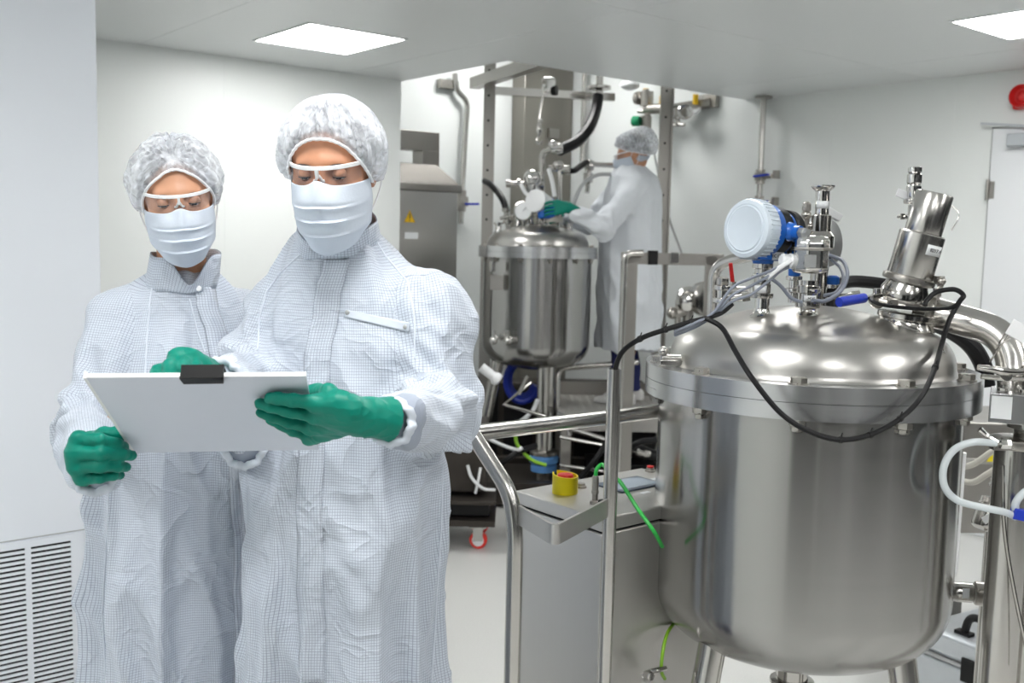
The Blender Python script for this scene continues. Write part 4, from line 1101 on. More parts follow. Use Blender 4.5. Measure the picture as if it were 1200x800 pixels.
def loop_tube():
    t = thing('silicone_tube', 'clear silicone tube looping out from the pipe clamp at the right edge', 'tube', U(1108, 565, 1.95))
    m = MB(); m.tube([U(1166, 519, 1.97), U(1140, 518, 1.95), U(1118, 527, 1.94), U(1106, 547, 1.935), U(1107, 570, 1.935), U(1122, 586, 1.94), U(1150, 594, 1.945), U(1178, 600, 1.95), U(1190, 606, 1.955)], .0072, 14, 8); m.build('tube', M['silicone'], t)
    m = MB(); m.tube([U(1192, 604, 1.955), U(1190, 590, 1.955), U(1200, 577, 1.955), U(1215, 570, 1.96)], .0075, 14, 6); m.build('branch', M['silicone'], t)
    m = MB(); m.box(U(1194, 602, 1.955), (.028, .022, .022), Matrix.Rotation(.2, 3, 'Y')); m.build('clip', M['blue_dark'], t, bevel=.002, label='blue tube clip')
loop_tube()
def right_back():
    # steel enclosure and pipework behind the column
    p = room(U(1170, 540, 3.55))
    t = thing('steel_cabinet', 'satin steel cabinet behind the right side of the front vessel', 'cabinet', (p.x, p.y, 0), 0)
    zt = p.z; x0 = room(U(1118, 560, 3.5)).x; y0 = room(U(1118, 560, 3.5)).y
    a = camf(x0, y0, 0)
    m = MB(); m.box((a.x+.30, a.y+.22, .30+(zt-.0)/2+.05), (.56, .40, zt-.42)); m.build('body', M['satin'], t, bevel=.004)
    m = MB(); m.box((a.x+.30, a.y+.22, zt+.005), (.58, .42, .02)); m.build('lid', M['sheet'], t, bevel=.003)
    for dx in (.06, .54):
        m = MB(); m.box((a.x+dx, a.y+.22, .17), (.04, .34, .34)); m.build('leg', M['satin'], t)
    m = MB(); m.prism([(-.020, 0), (.020, 0), (0, .034)], U(1163, 541, 3.50), (1, 0, 0), (0, 0, 1), (0, .002, 0)); m.build('warning_sticker', M['yellow'], t)
    for i, (pts, lab) in enumerate((([U(1122, 548, 2.95), U(1140, 544, 2.85), U(1158, 532, 2.8), U(1172, 522, 2.78)], 'beige hose, upper of two in front of the steel cabinet at right'), ([U(1122, 562, 2.95), U(1140, 565, 2.85), U(1156, 556, 2.8), U(1172, 546, 2.78)], 'beige hose, lower of two in front of the steel cabinet at right'))):
        hose('beige_hose', lab, 'hose', pts, .009, 'beige_hose')
    t = thing('white_pipe', 'thin white upright pipe right behind the front vessel', 'pipe', U(1118, 640, 2.78))
    m = MB(); a = U(1127, 530, 2.78); b_ = U(1114, 688, 2.78); m.tube(fillet([a, Vector((a.x-.004, 2.78, b_.z)), Vector((a.x-.35, 2.86, b_.z-.02))], .06), .0125, 12, 1); m.build('tube', M['white_plastic'], t)
    t = thing('angle_valve', 'steel angle valve with a white tag, beside the column at right', 'valve', U(1152, 620, 2.40))
    m = MB(); a, b = U(1150, 614, 2.40), U(1163, 575, 2.42); ax = (b-a).normalized(); m.rev(a, ax, [(.012, -.012), (.022, -.006), (.024, .0), (.024, .030), (.018, .036), (.018, .05), (.022, .052), (.022, .066), (.012, .07)], 24); m.build('body', M['steel'], t)
    m = MB(); m.rev(b+ax*.01, ax, [(.012, 0), (.014, .004), (.010, .014), (.013, .018), (.013, .03)], 14); m.build('gland', M['bright'], t)
    m = MB(); m.box(U(1158, 607, 2.36), (.026, .003, .018), Matrix.Rotation(-.6, 3, 'Y')); m.build('tag', M['white_plastic'], t)
    t = thing('standpipe', 'slim steel standpipe beside the angle valve at right', 'pipe', (*U(1158, 700, 2.45)[:2], 0))
    m = MB(); p = U(1160, 622, 2.45); m.cyl(p, (p.x-.004, p.y, 0), .012); m.build('tube', M['tube'], t)
right_back()
def flight_case():
    zt = .30
    p, q = U(1106, 741, z=zt), U(1166, 764, z=zt); u = (q-p).normalized(); n = Vector((-u.y, u.x, 0))
    if n.y < 0: n = -n
    R = Matrix((u, n, Vector((0, 0, 1)))).transposed(); o = p-u*.10; W, Dp = .62, .36
    c = o+u*W/2+n*Dp/2; c.z = 0
    t = thing('aluminium_case', 'silver aluminium transport case with black handle on the floor, lower right', 'case', (c.x, c.y, 0))
    m = MB(); m.box(c+Vector((0, 0, .105)), (W, Dp, .20), R); m.build('lower_shell', M['anod'], t, bevel=.015)
    m = MB(); m.box(c+Vector((0, 0, .258)), (W, Dp, .085), R); m.build('lid', M['anod'], t, bevel=.018)
    m = MB(); m.box(c+Vector((0, 0, .211)), (W+.004, Dp+.004, .010), R); m.build('seal', M['joint'], t)
    for x in (-.11, .14):
        m = MB(); m.box(c+R @ Vector((x, -Dp/2-.002, .205)), (.055, .012, .08), R); m.build('latch', M['black_plastic'], t, bevel=.003)
    h = U(1130, 742, z=zt+.004)+u*.075
    m = MB(); m.tube(fillet([h-u*.075, h-u*.060+Vector((0, 0, .065)), h+u*.10+Vector((0, 0, .065)), h+u*.115], .03), .013, 10, 1); m.box(h-u*.075+Vector((0, 0, .002)), (.055, .03, .012), R); m.box(h+u*.115+Vector((0, 0, .002)), (.055, .03, .012), R); m.build('handle', M['black_plastic'], t)
    q = U(1112, 721, z=.002); t = thing('floor_marker', 'small yellow sticker on the floor behind the aluminium case', 'sticker', (q.x, q.y, .0))
    m = MB(); m.rev((q.x, q.y, .0005), (0, 0, 1), [(.05, 0), (.05, .0012)], 20); m.build('disc', M['yellow'], t)
flight_case()

# ------------------------------------------------------------------ handrail and control cabinet in front
def handrail():
    base = U(712, 700, 2.05)
    t = thing('handrail', 'polished tube handrail with bent post and flat bracket before the control cabinet', 'railing', (base.x, base.y, 0))
    D1, D2 = 2.06, 2.42
    A = U(553, 506, D1); B = U(790, 481, D2); B.z = A.z = (A.z+B.z)/2
    m = MB(); m.tube([A, B], .0172, 20, 1); m.build('top_rail', M['tube'], t, sharp=60)
    c = U(606, 610, 1.99); m = MB()
    m.tube(fillet([A+Vector((.0, 0, .002)), U(598, 577, 2.0), Vector((c.x-.003, c.y, c.z-.02)), Vector((c.x-.003, c.y, .0))], .10, 10), .0168, 20, 1); m.build('bent_post', M['tube'], t, sharp=60)
    p = U(720, 432, 2.055); m = MB(); m.rev((p.x, p.y, 0), (0, 0, 1), [(.0145, 0), (.0145, p.z), (.0120, p.z), (.0120, p.z-.25)], 24, caps=False); m.build('upright_post', M['tube'], t)
    m = MB(); m.rev((p.x, p.y, 0), (0, 0, 1), [(.045, 0), (.045, .008), (.016, .010)], 24); m.build('foot_plate', M['satin'], t); m = MB(); m.rev((c.x-.003, c.y, 0), (0, 0, 1), [(.045, 0), (.045, .008), (.018, .010)], 24); m.build('foot_plate', M['satin'], t)
    zb = U(650, 624, 1.86).z
    k = U(650, 625, 1.84); e = Vector((p.x-.004, p.y-.004, zb)); s = Vector((c.x+.004, c.y-.010, zb)); k.z = zb
    m = MB(); pts = fillet([s, k, e], .02, 6); W = []
    for i, q in enumerate(pts):
        d_ = (pts[min(i+1, len(pts)-1)]-pts[max(i-1, 0)]).normalized(); n_ = Vector((d_.y, -d_.x, 0)); W.append((q-n_*.003, q+n_*.003))
    vs = []; fs = []
    for a, b in W:
        for pz in (-.0195, .0195): vs += [a+Vector((0, 0, pz)), b+Vector((0, 0, pz))]
    for i in range(len(W)-1):
        o = i*4; q = o+4; fs += [(o, q, q+2, o+2), (o+1, o+3, q+3, q+1), (o, o+1, q+1, q), (o+2, q+2, q+3, o+3)]
    fs += [(0, 2, 3, 1), (len(vs)-4, len(vs)-3, len(vs)-1, len(vs)-2)]
    m.add(vs, fs); m.build('flat_bracket', M['sheet'], t)
handrail()
CZ = 1.0
def cabinet():
    A = room(U(706, 607, 2.10)); zt = A.z; x0, y0 = A.x, A.y; L1, L2 = .285, .42; zb = .42
    t = thing('control_cabinet', 'steel control cabinet with emergency stop and touch screen, left of the front vessel', 'cabinet', (x0+L2/2, y0+L1/2, 0), 0)
    m = rbox(x0, x0+L2, y0, y0+L1, zb, zt-.036); m.build('body', M['sheet'], t, 'room', .004)
    m = rbox(x0-.003, x0+L2+.003, y0-.003, y0+L1+.003, zt-.030, zt); m.build('top_panel', M['sheet'], t, 'room', .003)
    m = rbox(x0+.006, x0+L2-.006, y0+.006, y0+L1-.006, zt-.038, zt-.028); m.build('seal', M['black'], t, 'room')
    m = rbox(x0-.006, x0+.004, y0+L1+.001, y0+L1+.020, zb-.01, zt-.004); m.build('rear_panel_edge', M['satin'], t, 'room')
    for dx in (.03, L2-.03):
        for dy in (.03, L1-.03):
            m = rbox(x0+dx-.018, x0+dx+.018, y0+dy-.018, y0+dy+.018, 0, zb); m.build('leg', M['satin'], t, 'room')
    def top(px, py): v = U(px, py, z=zt); return v
    # emergency stop
    c = top(662, 577); e = MB(); r = .030; vs = []; 
    n = 40; ring = []
    for i in range(n+1):
        a = -pi*.90+2*pi*.90*i/n; b = a+pi*.32
        ring.append((Vector((c.x+r*sin(b), c.y-r*cos(b), zt)), Vector((c.x+(r-.003)*sin(b), c.y-(r-.003)*cos(b), zt)), .040+.008*(abs(i/n-.5)*2)**2))
    for o_, i_, h in ring: vs += [o_, i_, o_+Vector((0, 0, h)), i_+Vector((0, 0, h))]
    fs = []
    for i in range(n):
        o = i*4; q = o+4; fs += [(o, q, q+2, o+2), (o+1, o+3, q+3, q+1), (o+2, q+2, q+3, o+3)]
    fs += [(0, 2, 3, 1), (n*4, n*4+1, n*4+3, n*4+2)]
    e.add(vs, fs); e.rev((c.x, c.y, zt), (0, 0, 1), [(.027, 0), (.027, .010), (.020, .012)], 28); es = e.build('emergency_stop_shroud', M['yellow'], t)
    e = MB(); e.rev((c.x, c.y, zt+.012), (0, 0, 1), [(.010, 0), (.010, .014), (.019, .018), (.0200, .026), (.017, .032), (.008, .034), (.001, .034)], 28); e.build('stop_button', M['red'], es)
    # screen
    R = Matrix.Rotation(AZ-pi/2+pi/2-radians(50.6)+radians(39.4), 3, 'Z')
    sx, sy = room(top(738, 568)).x, room(top(738, 568)).y
    m = rbox(sx-.075, sx+.075, sy-.048, sy+.048, zt, zt+.004); m.build('screen_bezel', M['bezel'], t, 'room', .0015)
    m = rbox(sx-.062, sx+.062, sy-.036, sy+.036, zt+.0042, zt+.0046); m.build('screen', M['screen'], t, 'room')
    q = room(top(762, 552)); m = MB(); m.rev((q.x, q.y, zt), (0, 0, 1), [(.014, 0), (.014, .004), (.010, .005), (.010, .010)], 20); sb = m.build('push_button', M['bolt'], t, 'room')
    m = MB(); m.rev((q.x, q.y, zt+.010), (0, 0, 1), [(.009, 0), (.009, .004), (.001, .005)], 20); m.build('button_cap', M['red'], sb, 'room')
    q = room(top(681, 571)); m = MB(); m.rev((q.x, q.y, zt), (0, 0, 1), [(.013, 0), (.013, .005), (.010, .006), (.010, .010)], 20); m.build('key_switch', M['bolt'], t, 'room')
    for px, py, w in ((756, 577, .03), (767, 561, .022), (733, 561, .02)):
        q = room(top(px, py)); m = rbox(q.x-w/2, q.x+w/2, q.y-.007, q.y+.007, zt, zt+.0006); m.build('label', M['sticker'], t, 'room')
    q = room(top(706, 592)); m = MB(); m.rev((q.x, q.y, zt), (0, 0, 1), [(.010, 0), (.010, .012), (.007, .013)], 14); m.build('blanking_plug', M['black'], t, 'room')
    # connector with the green cable
    c = top(697, 590)
    m = MB(); m.rev((c.x, c.y, zt), (0, 0, 1), [(.011, 0), (.011, .006), (.0065, .008), (.0065, .022), (.0085, .024), (.0085, .030), (.0075, .031), (.0075, .060), (.006, .064)], 18); m.build('connector', M['satin'], t)
    return c, zt
cc_, czt = cabinet()
cable('green cable arching out of the connector on the control cabinet', [Vector((cc_.x, cc_.y, czt+.06)), Vector((cc_.x+.002, cc_.y, czt+.078)), Vector((cc_.x+.016, cc_.y+.004, czt+.088)), U(716, 556, 2.16), U(728, 566, 2.14), U(746, 594, 2.10), U(766, 622, 2.06), U(776, 640, 2.12)], .0045, 'green')
cable('yellow green earth cable hanging below the front vessel', [U(790, 730, 2.25), U(782, 742, 2.2), U(777, 762, 2.16), U(775, 785, 2.16), U(779, 795, 2.18)], .004, 'greenyellow')
t = thing('earth_clamp', 'small steel earth clamp below the left of the front vessel', 'clamp', U(762, 790, 2.14))
m = MB(); m.tube([U(752, 791, 2.14), U(765, 786, 2.14), U(780, 783, 2.16)], .006, 10, 3); m.hexa(U(757, 790, 2.13), (.5, -.8, .1), .011, .018); m.build('body', M['bright'], t)
# ------------------------------------------------------------------ rear vessel
RA, RD = .145, 6.2
PLZ = .56
def rear_vessel():
    root = thing('mixing_vessel', 'steel vessel in the background, standing before the white back wall', 'tank', (RA, RD, 0))
    s = U(627, 295, RD).z
    c, rs, zd = vessel(root, RA, RD, s, U(630, 424, RD).z+.12, nb=12)
    zb = U(630, 424, RD).z
    for px0, px1, dd in ((585, 556, 0), (640, 640, .24)):
        p0 = U(px0, 415, RD+dd*.8); p1 = U(px1, 530, RD+dd*1.3); p1.z = .10
        m = MB(); m.cyl(p0, p1, .038, n=20); m.build('leg', M['tube'], root)
    p = U(640, 430, RD-.12); q = U(640, 530, RD-.12)
    m = MB(); m.cyl(p+Vector((0, .0, .05)), (p.x, p.y, q.z), .052, n=28); m.build('leg', M['tube'], root)
    m = MB(); m.rev((p.x, p.y, q.z+.02), (0, 0, -1), [(.055, 0), (.085, .01), (.085, .03), (.06, .035)], 28); lf = m.build('foot_flange', M['satin'], root)
    m = MB(); m.rev((p.x, p.y, q.z-.012), (0, 0, -1), [(.075, 0), (.088, .012), (.088, .045), (.070, .055), (.080, .065), (.078, .10), (.06, .105)], 28); m.build('foot_boot', M['blue_light'], root, label='sky blue rubber foot boot')
    m = MB(); m.cyl((p.x, p.y, q.z-.10), (p.x, p.y, 0), .04); m.build('foot', M['bolt'], root)
    # wall fittings low on the shell and a plate
    for px, py in ((581, 397), (598, 398)):
        a = U(px, py, RD-.30); m = MB(); m.rev(a+Vector((0, .05, 0)), (-.15, -1, 0), [(.018, 0), (.018, .05), (.026, .052), (.026, .066), (.014, .07), (.014, .10)], 18); m.ball(a+Vector((-.012, -.045, -.004)), .024, 14, 8); m.cyl(a+Vector((-.012, -.045, 0)), a+Vector((-.012, -.045, .05)), .009); m.build('shell_valve', M['bright'], root)
    a = U(582, 331, RD-.285); m = MB(); m.box(a, (.075, .02, .085)); m.build('name_plate', M['satin'], root, bevel=.002)
    m = MB(); m.cyl(U(577, 318, RD-.31), U(577, 306, RD-.31), .016); m.build('lug', M['steel'], root)
    for px, dd in ((584, -.1), (607, -.05), (640, .05), (622, -.02), (655, 0), (668, .05)):
        a = U(px, 262, RD+dd); r0 = min(.29, sqrt((a.x-RA)**2+(a.y-RD)**2)); z = domez(zd, r0)-.006
        m = MB(); m.rev((a.x, a.y, z), (0, 0, 1), [(.030, 0), (.020, .01), (.018, .02), (.018, .05), (.027, .052), (.027, .062)], 20); m.build('nozzle', M['bright'], root)
    return zd
rear_vessel()
def inst():
    D = RD
    p = U(613, 247, D-.1); t = thing('pressure_gauge', 'round dial gauge standing on the rear vessel lid', 'gauge', U(614, 268, D-.1))
    ax = Vector((-.25, -.95, .1)); m = MB(); m.rev(p, ax, [(.001, -.03), (.050, -.03), (.058, -.025), (.060, 0), (.058, .008), (.052, .009), (.0515, -.002)], 30, caps=False); m.build('case', M['steel'], t)
    m = MB(); m.rev(p, ax, [(.0515, -.002), (.0515, .002)], 30); d_ = m.build('dial', M['sticker'], t); m = MB(); m.bar(p+ax*.006, p+ax*.006+Vector((.025, 0, .025)), .004, .002); m.build('pointer', M['ink'], d_)
    m = MB(); m.cyl(U(614, 270, D-.1), U(613, 257, D-.1), .012); m.build('stem', M['steel'], t)
    p = U(630, 236, D-.12); t = thing('level_transmitter', 'blue transmitter with white round cover that the rear technician is touching', 'instrument', U(632, 268, D-.05))
    ax = Vector((-.5, -.85, .15)).normalized(); m = MB(); m.rev(p, ax, [(.055, -.10), (.06, -.06), (.066, -.02), (.068, 0), (.068, .03), (.05, .036), (.001, .036)], 30); m.build('cover', M['white_plastic'], t)
    m = MB(); m.box(p+Vector((.055, .01, -.060)), (.10, .09, .08)); m.rev(p-ax*.10, -ax, [(.05, 0), (.05, .05), (.03, .06)], 24); m.build('housing', M['blue'], t, bevel=.01)
    m = MB(); m.cyl(U(632, 270, D-.05), p+Vector((.02, .05, -.07)), .022); m.build('neck', M['steel'], t)
    # pipework above the lid
    t = thing('riser_pipe', 'steel riser pipe with valves rising above the rear vessel lid', 'pipe', U(634, 268, D+.1))
    m = MB(); m.tube(fillet([U(634, 268, D+.1), U(635, 178, D+.1), U(650, 174, D+.05)], .06), .020, 14, 1); m.build('tube', M['tube'], t)
    m = MB(); m.cyl(U(593, 215, D+.05), U(636, 216, D+.08), .016); m.cyl(U(593, 215, D+.05), U(598, 215, D+.05), .024); m.rev(U(606, 215, D+.05), (1, 0, 0), [(.03, 0), (.03, .02)], 18); m.rev(U(633, 216, D+.08), (1, 0, 0), [(.03, -.02), (.03, .02)], 18); m.build('branch', M['steel'], t)
    m = MB(); m.ball(U(624, 209, D), .055, 20, 12); m.rev(U(624, 220, D), (0, 0, -1), [(.04, -.02), (.04, .03), (.02, .05)], 20); m.build('valve_body', M['bright'], t)
    m = MB(); m.rev(U(650, 174, D+.05), (1, 0, .05), [(.03, -.02), (.034, 0), (.034, .03), (.026, .05)], 18); m.ball(U(648, 170, D), .03, 14, 8); m.build('coupling', M['bright'], t)
    t = thing('cross_valve', 'steel valve cluster on the rear lid left of the technician', 'valve', U(656, 262, D+.05))
    m = MB(); m.cyl(U(643, 197, D+.02), U(660, 199, D), .018); m.ball(U(654, 194, D), .034, 16, 10); m.rev(U(662, 199, D), (1, 0, 0), [(.026, -.02), (.03, 0), (.026, .03)], 16); m.cyl(U(656, 199, D), U(655, 262, D), .016); m.rev(U(656, 247, D), (0, 0, 1), [(.028, 0), (.028, .05)], 16); m.build('body', M['steel'], t)
    m = MB(); m.tube([U(643, 198, D-.05), U(647, 212, D-.08), U(650, 230, D-.1)], .013, 10, 5); m.build('white_hose', M['white_plastic'], t)
    m = MB(); m.tube([U(611, 217, D-.02), U(616, 226, D-.06), U(624, 232, D-.09)], .012, 10, 5); m.build('drain_hose', M['white_plastic'], t)
    m = MB(); m.rev(U(649, 260, D-.1), (0, 0, 1), [(.055, 0), (.055, .03), (.03, .035)], 20); m.build('sleeve', M['beige_hose'], t)
    t = thing('clamp_valve', 'small steel valve at the left edge of the rear vessel lid', 'valve', U(596, 268, D-.05))
    m = MB(); m.cyl(U(596, 270, D-.05), U(592, 240, D-.02), .016); m.rev(U(595, 262, D-.05), (0, 0, 1), [(.03, 0), (.03, .02)], 18); m.rev(U(593, 248, D-.03), (0, 0, 1), [(.026, 0), (.026, .02)], 18); m.cyl(U(586, 256, D-.05), U(603, 252, D-.05), .010); m.build('body', M['steel'], t)
    hose('black_hose', 'black hose bending from the left post to the rear vessel lid valve', 'hose', [U(568, 212, D+.3), U(575, 216, D+.2), U(584, 226, D+.1), U(590, 236, D), U(593, 246, D-.03)], .020, 'black')
    hose('black_hose', 'thick black hose curving from the ceiling pipe down to the rear riser', 'hose', [U(701, 112, D+.5), U(698, 130, D+.45), U(690, 150, D+.3), U(676, 166, D+.2), U(656, 176, D+.08)], .036, 'black')
    hose('black_hose', 'short black hose sagging level beside the technician mask', 'hose', [U(664, 199, D), U(672, 200, D), U(680, 195, D+.1), U(688, 190, D+.2)], .018, 'black')
    t = thing('ceiling_pipe', 'steel pipe with flange hanging from the recess above the thick black hose', 'pipe', U(702, 112, D+.5))
    m = MB(); z = RC-.04; p = U(702, 112, D+.5); m.cyl(p, (p.x, p.y, z), .024); m.rev(p+Vector((0, 0, .03)), (0, 0, 1), [(.035, 0), (.075, .012), (.075, .03), (.035, .04)], 24); m.build('tube', M['tube'], t)
    t = thing('wall_pipe', 'level steel pipe running behind the technician head', 'pipe', U(700, 196, D+.4))
    m = MB(); m.tube([U(684, 192, D+.25), U(745, 195, D+.3)], .016, 12, 1); m.rev(U(690, 194, D+.25), (1, 0, 0), [(.03, -.02), (.04, 0), (.03, .03)], 18); m.cyl(U(690, 194, D+.25), U(688, 226, D+.2), .016); m.rev(U(689, 214, D+.22), (0, 0, 1), [(.03, 0), (.03, .06)], 16); m.build('tube', M['steel'], t)
    hose('grey_hose', 'grey hose arching from the level wall pipe down to the rear lid', 'hose', [U(716, 204, D+.1), U(700, 205, D+.1), U(685, 214, D+.05), U(676, 228, D), U(670, 246, D-.02), U(668, 262, D-.02)], .012, 'joint')
    t = thing('chain_hoist', 'small hoist block with hanging shackle chain above the rear vessel', 'hoist', U(637, 100, D+.1))
    m = MB(); c = U(643, 100, D+.1); m.box(c, (.085, .05, .10)); m.build('block', M['bright'], t, bevel=.02)
    m = MB(); m.tube([U(636, 112, D+.1), U(633, 130, D+.1), U(632, 142, D+.1)], .008, 8, 3); m.rev(U(632, 158, D+.1), (0, 0, 1), [(.012, 0), (.02, .03), (.012, .07)], 12); m.ball(U(633, 142, D+.1), .018, 10, 6); m.tube([U(632, 158, D+.1), U(629, 164, D+.1), U(632, 169, D+.1), U(636, 165, D+.1)], .007, 8, 4); m.build('chain', M['steel'], t)
    p = U(647, 106, D+.1); m = MB(); m.rev(p, (1, -.4, 0), [(.03, 0), (.03, .03)], 18); m.build('wheel', M['black_plastic'], t)
inst()
# ------------------------------------------------------------------ hopper, posts, column and wall pipes in the recess
def hopper():
    ZB = U(500, 300, 6.55)
    fx = lambda px, py: room(U(px, py, 6.6))
    y = fx(500, 220).y-.1
    def pt(px, py, yy):
        r = room(ray(px, py)); o = Vector((0, 0, EYE)); return o+r*(yy/r.y)
    a = pt(463, 152, y); b = pt(528, 158, y); h1 = pt(538, 217, y); h0 = pt(535, 330, y)
    t = thing('steel_hopper', 'steel housing with sloping hood and yellow warning triangle, left of the rear vessel', 'machine', (b.x-.45, y+.25, 0), 0)
    x1 = h0.x; x0 = x1-.9; zt = h1.z
    m = MB(); rbox(x0, x1, y, y+.50, .12, zt-.04, m); m.build('body', M['sheet'], t, 'room', .006)
    m = MB(); rbox(x0-.01, x1+.02, y-.02, y+.52, zt-.05, zt, m); m.build('rim', M['satin'], t, 'room', .006)
    zs = pt(520, 192, y).z; xs = b.x
    m = MB(); m.add([(x0, y-.01, zt), (x1+.01, y-.01, zt), (x1+.01, y+.5, zt), (x0, y+.5, zt), (x0, y+.12, zs), (xs-.02, y+.12, zs), (xs-.02, y+.42, zs), (x0, y+.42, zs)], [(0, 1, 5, 4), (1, 2, 6, 5), (2, 3, 7, 6), (3, 0, 4, 7), (4, 5, 6, 7), (0, 3, 2, 1)]); m.build('sloping_hood', M['hood'], t, 'room', .004)
    # frame above the hood
    z1 = b.z+.02; m = MB(); yy = y+.12
    rbox(x0, xs, yy, yy+.12, z1-.12, z1, m); rbox(xs-.13, xs, yy, yy+.12, zs-.01, z1-.12, m); m.build('top_frame', M['satin'], t, 'room', .003)
    for dx in (.06, .84):
        m = MB(); rbox(x0+dx-.03, x0+dx+.03, y+.05, y+.45, 0, .12, m); m.build('leg', M['satin'], t, 'room')
    c = pt(480, 254, y); e = .085; h = .078
    m = MB(); m.prism([(-e/2, 0), (e/2, 0), (0, h)], (c.x, y-.001, c.z-.035), (1, 0, 0), (0, 0, 1), (0, -.0012, 0)); w_ = m.build('warning_triangle', M['amber'], t, 'room', label='yellow warning triangle sticker')
    m = MB(); b0 = Vector((c.x, y-.0024, c.z-.035))
    m.prism([(-.004, .024), (.004, .024), (.006, .054), (-.006, .054)], b0, (1, 0, 0), (0, 0, 1), (0, -.0004, 0)); m.rev(b0+Vector((0, 0, .014)), (0, -1, 0), [(.005, 0), (.005, .0004)], 12)
    for p, q in (((-e/2+.004, .002), (0, h-.006)), ((0, h-.006), (e/2-.004, .002)), ((e/2-.004, .002), (-e/2+.004, .002))): m.bar(b0+Vector((p[0], 0, p[1])), b0+Vector((q[0], 0, q[1])), .0008, .003, (0, -1, 0))
    m.build('exclamation_mark', M['ink'], w_, 'room')
    c = pt(482, 276, y); m = rbox(c.x-.05, c.x+.05, y-.0015, y, c.z-.02, c.z+.02); m.build('label', M['sticker'], t, 'room')
hopper()
def wallpt(px, py, X=None, Y=None, off=0):
    r = room(ray(px, py)); o = Vector((0, 0, EYE))
    return o+r*((X-off-0)/r.x if X is not None else (Y-off)/r.y)
def recess():
    W = lambda px, py, off=.06: wallpt(px, py, Y=RB, off=off)
    b = W(540, 240); t = thing('wall_pipe', 'cranked steel pipe with blue lever valve on the wall beside the hopper', 'pipe', b, 0)
    m = MB(); m.tube(fillet([W(533, 86), W(534, 106), W(548, 118), W(545, 160), W(541, 232), W(540, 262)], .06), .020, 12, 1); m.build('tube', M['tube'], t, 'room')
    m = MB(); p = W(525, 99, .03); m.box(p, (.16, .05, .06)); p = W(541, 236); m.box(p, (.07, .07, .07)); m.rev(W(541, 228), (0, 0, 1), [(.034, -.03), (.034, .03)], 14); m.rev(W(541, 243), (0, 0, 1), [(.03, -.03), (.03, .02)], 14); m.build('valve_body', M['bolt'], t, 'room')
    m = MB(); m.bar(W(545, 239, .10), W(561, 239, .12), .022, .016); m.build('lever', M['blue_dark'], t, 'room', .004)
    # left slotted post, top channel, metal column
    D = 6.75
    def post(name, label, px, D, w, zt, zb=0, holes=True):
        p = U(px, 260, D); t = thing(name, label, 'post', (p.x, p.y, zb))
        m = MB(); m.bar((p.x, p.y, zb), (p.x, p.y, zt), w, .05, (0, 1, 0)); m.box((p.x+w/2-.004, p.y-.03, (zt+zb)/2), (.008, .06, zt-zb)); m.build('profile', M['satin'], t)
        if holes:
            z = zt-.18
            while z > 1.0: m = MB(); m.rev((p.x-.005, p.y-.0255, z), (0, -1, 0), [(.008, 0), (.008, .001)], 10); m.build('hole', M['black_plastic'], t); z -= .16
        return p
    post('frame_post', 'left slotted steel post beside the hopper in the recess', 571, D, .075, 2.83)
    post('frame_post', 'tall slotted steel post right behind the technician', 776, 6.45, .075, 3.0)
    t = thing('overhead_channel', 'steel channel beam under the recess ceiling above the rear vessel', 'beam', U(575, 96, D))
    m = MB(); a = U(556, 98, D+.05); b_ = U(640, 84, D-.9); b_.z = a.z; m.bar(a, b_, .07, .07); m.build('channel', M['satin'], t)
    m = MB(); a = U(570, 106, D); b_ = U(720, 92, D+.2); b_.z = a.z; m.bar(a, b_, .05, .05); m.build('cross_beam', M['steel'], t)
    p = W(637, 180, .0); t = thing('steel_column', 'wide sheet steel column in the corner behind the rear vessel', 'column', (p.x, RB-.10, 0), 0)
    x0, x1 = W(613, 200, .16).x, XW-.012
    m = rbox(x0, x1, RB-.16, RB-.012, .0, 2.98); m.build('cladding', M['column'], t, 'room', .004)
    p = W(646, 156, .165); m = MB(); m.box((p.x+.02, RB-.170, p.z), (.10, .02, .07)); m.build('bracket', M['satin'], t, 'room')
    t = thing('upright_pipe', 'thin upright steel pipe between the column and the thick black hose', 'pipe', wallpt(684, 230, X=XW, off=.08), 0)
    m = MB(); a = wallpt(685, 92, X=XW, off=.08); b_ = wallpt(683, 190, X=XW, off=.08); m.cyl((a.x, a.y, 3.1), (a.x, a.y, b_.z), .018); m.build('tube', M['tube'], t, 'room')
    # valve manifold on the right wall
    V = lambda px, py, off=.08: wallpt(px, py, X=XW, off=off)
    b = V(760, 130, .2); t = thing('valve_manifold', 'steel valve manifold with green knob above the technician head', 'manifold', V(760, 150, .2), 0)
    m = MB(); m.cyl(V(757, 105, .2), V(760, 160, .2), .022); m.cyl(V(757, 128, .2), V(778, 127, .2), .035); m.rev(V(746, 115, .22), V(758, 115, .22)-V(746, 115, .22), [(.03, 0), (.045, .004), (.045, .03), (.02, .04), (.02, .1)], 18); m.rev(V(758, 116, .2), (0, 0, 1), [(.045, -.05), (.045, .05)], 16); m.cyl(V(748, 130, .22), V(758, 131, .2), .016); m.rev(V(757, 141, .2), (0, 0, 1), [(.04, -.04), (.04, .03)], 16); m.build('body', M['bolt'], t, 'room')
    m = MB(); p = V(750, 142, .25); q = V(742, 142, .27); m.rev(p, q-p, [(.030, 0), (.036, .01), (.036, .05), (.026, .06), (.001, .06)], 20); m.build('knob', M['green_knob'], t, 'room', label='green knob')
    m = MB(); m.cyl(V(757, 104, .2), V(757, 112, .2), .020); p = V(776, 118, .2); m.cyl(p-Vector((0, 0, .03)), p+Vector((0, 0, .03)), .020); m.build('cap', M['amber'], t, 'room')
    t = thing('valve_bracket', 'wall bracket with two dark round valves right of the slotted post', 'bracket', V(810, 122, .06), 0)
    m = MB(); m.bar(V(786, 127, .14), V(833, 120, .03), .06, .05); p = V(832, 119, .0); m.box((XW-.02, p.y, p.z), (.04, .16, .09)); m.build('arm', M['bolt'], t, 'room')
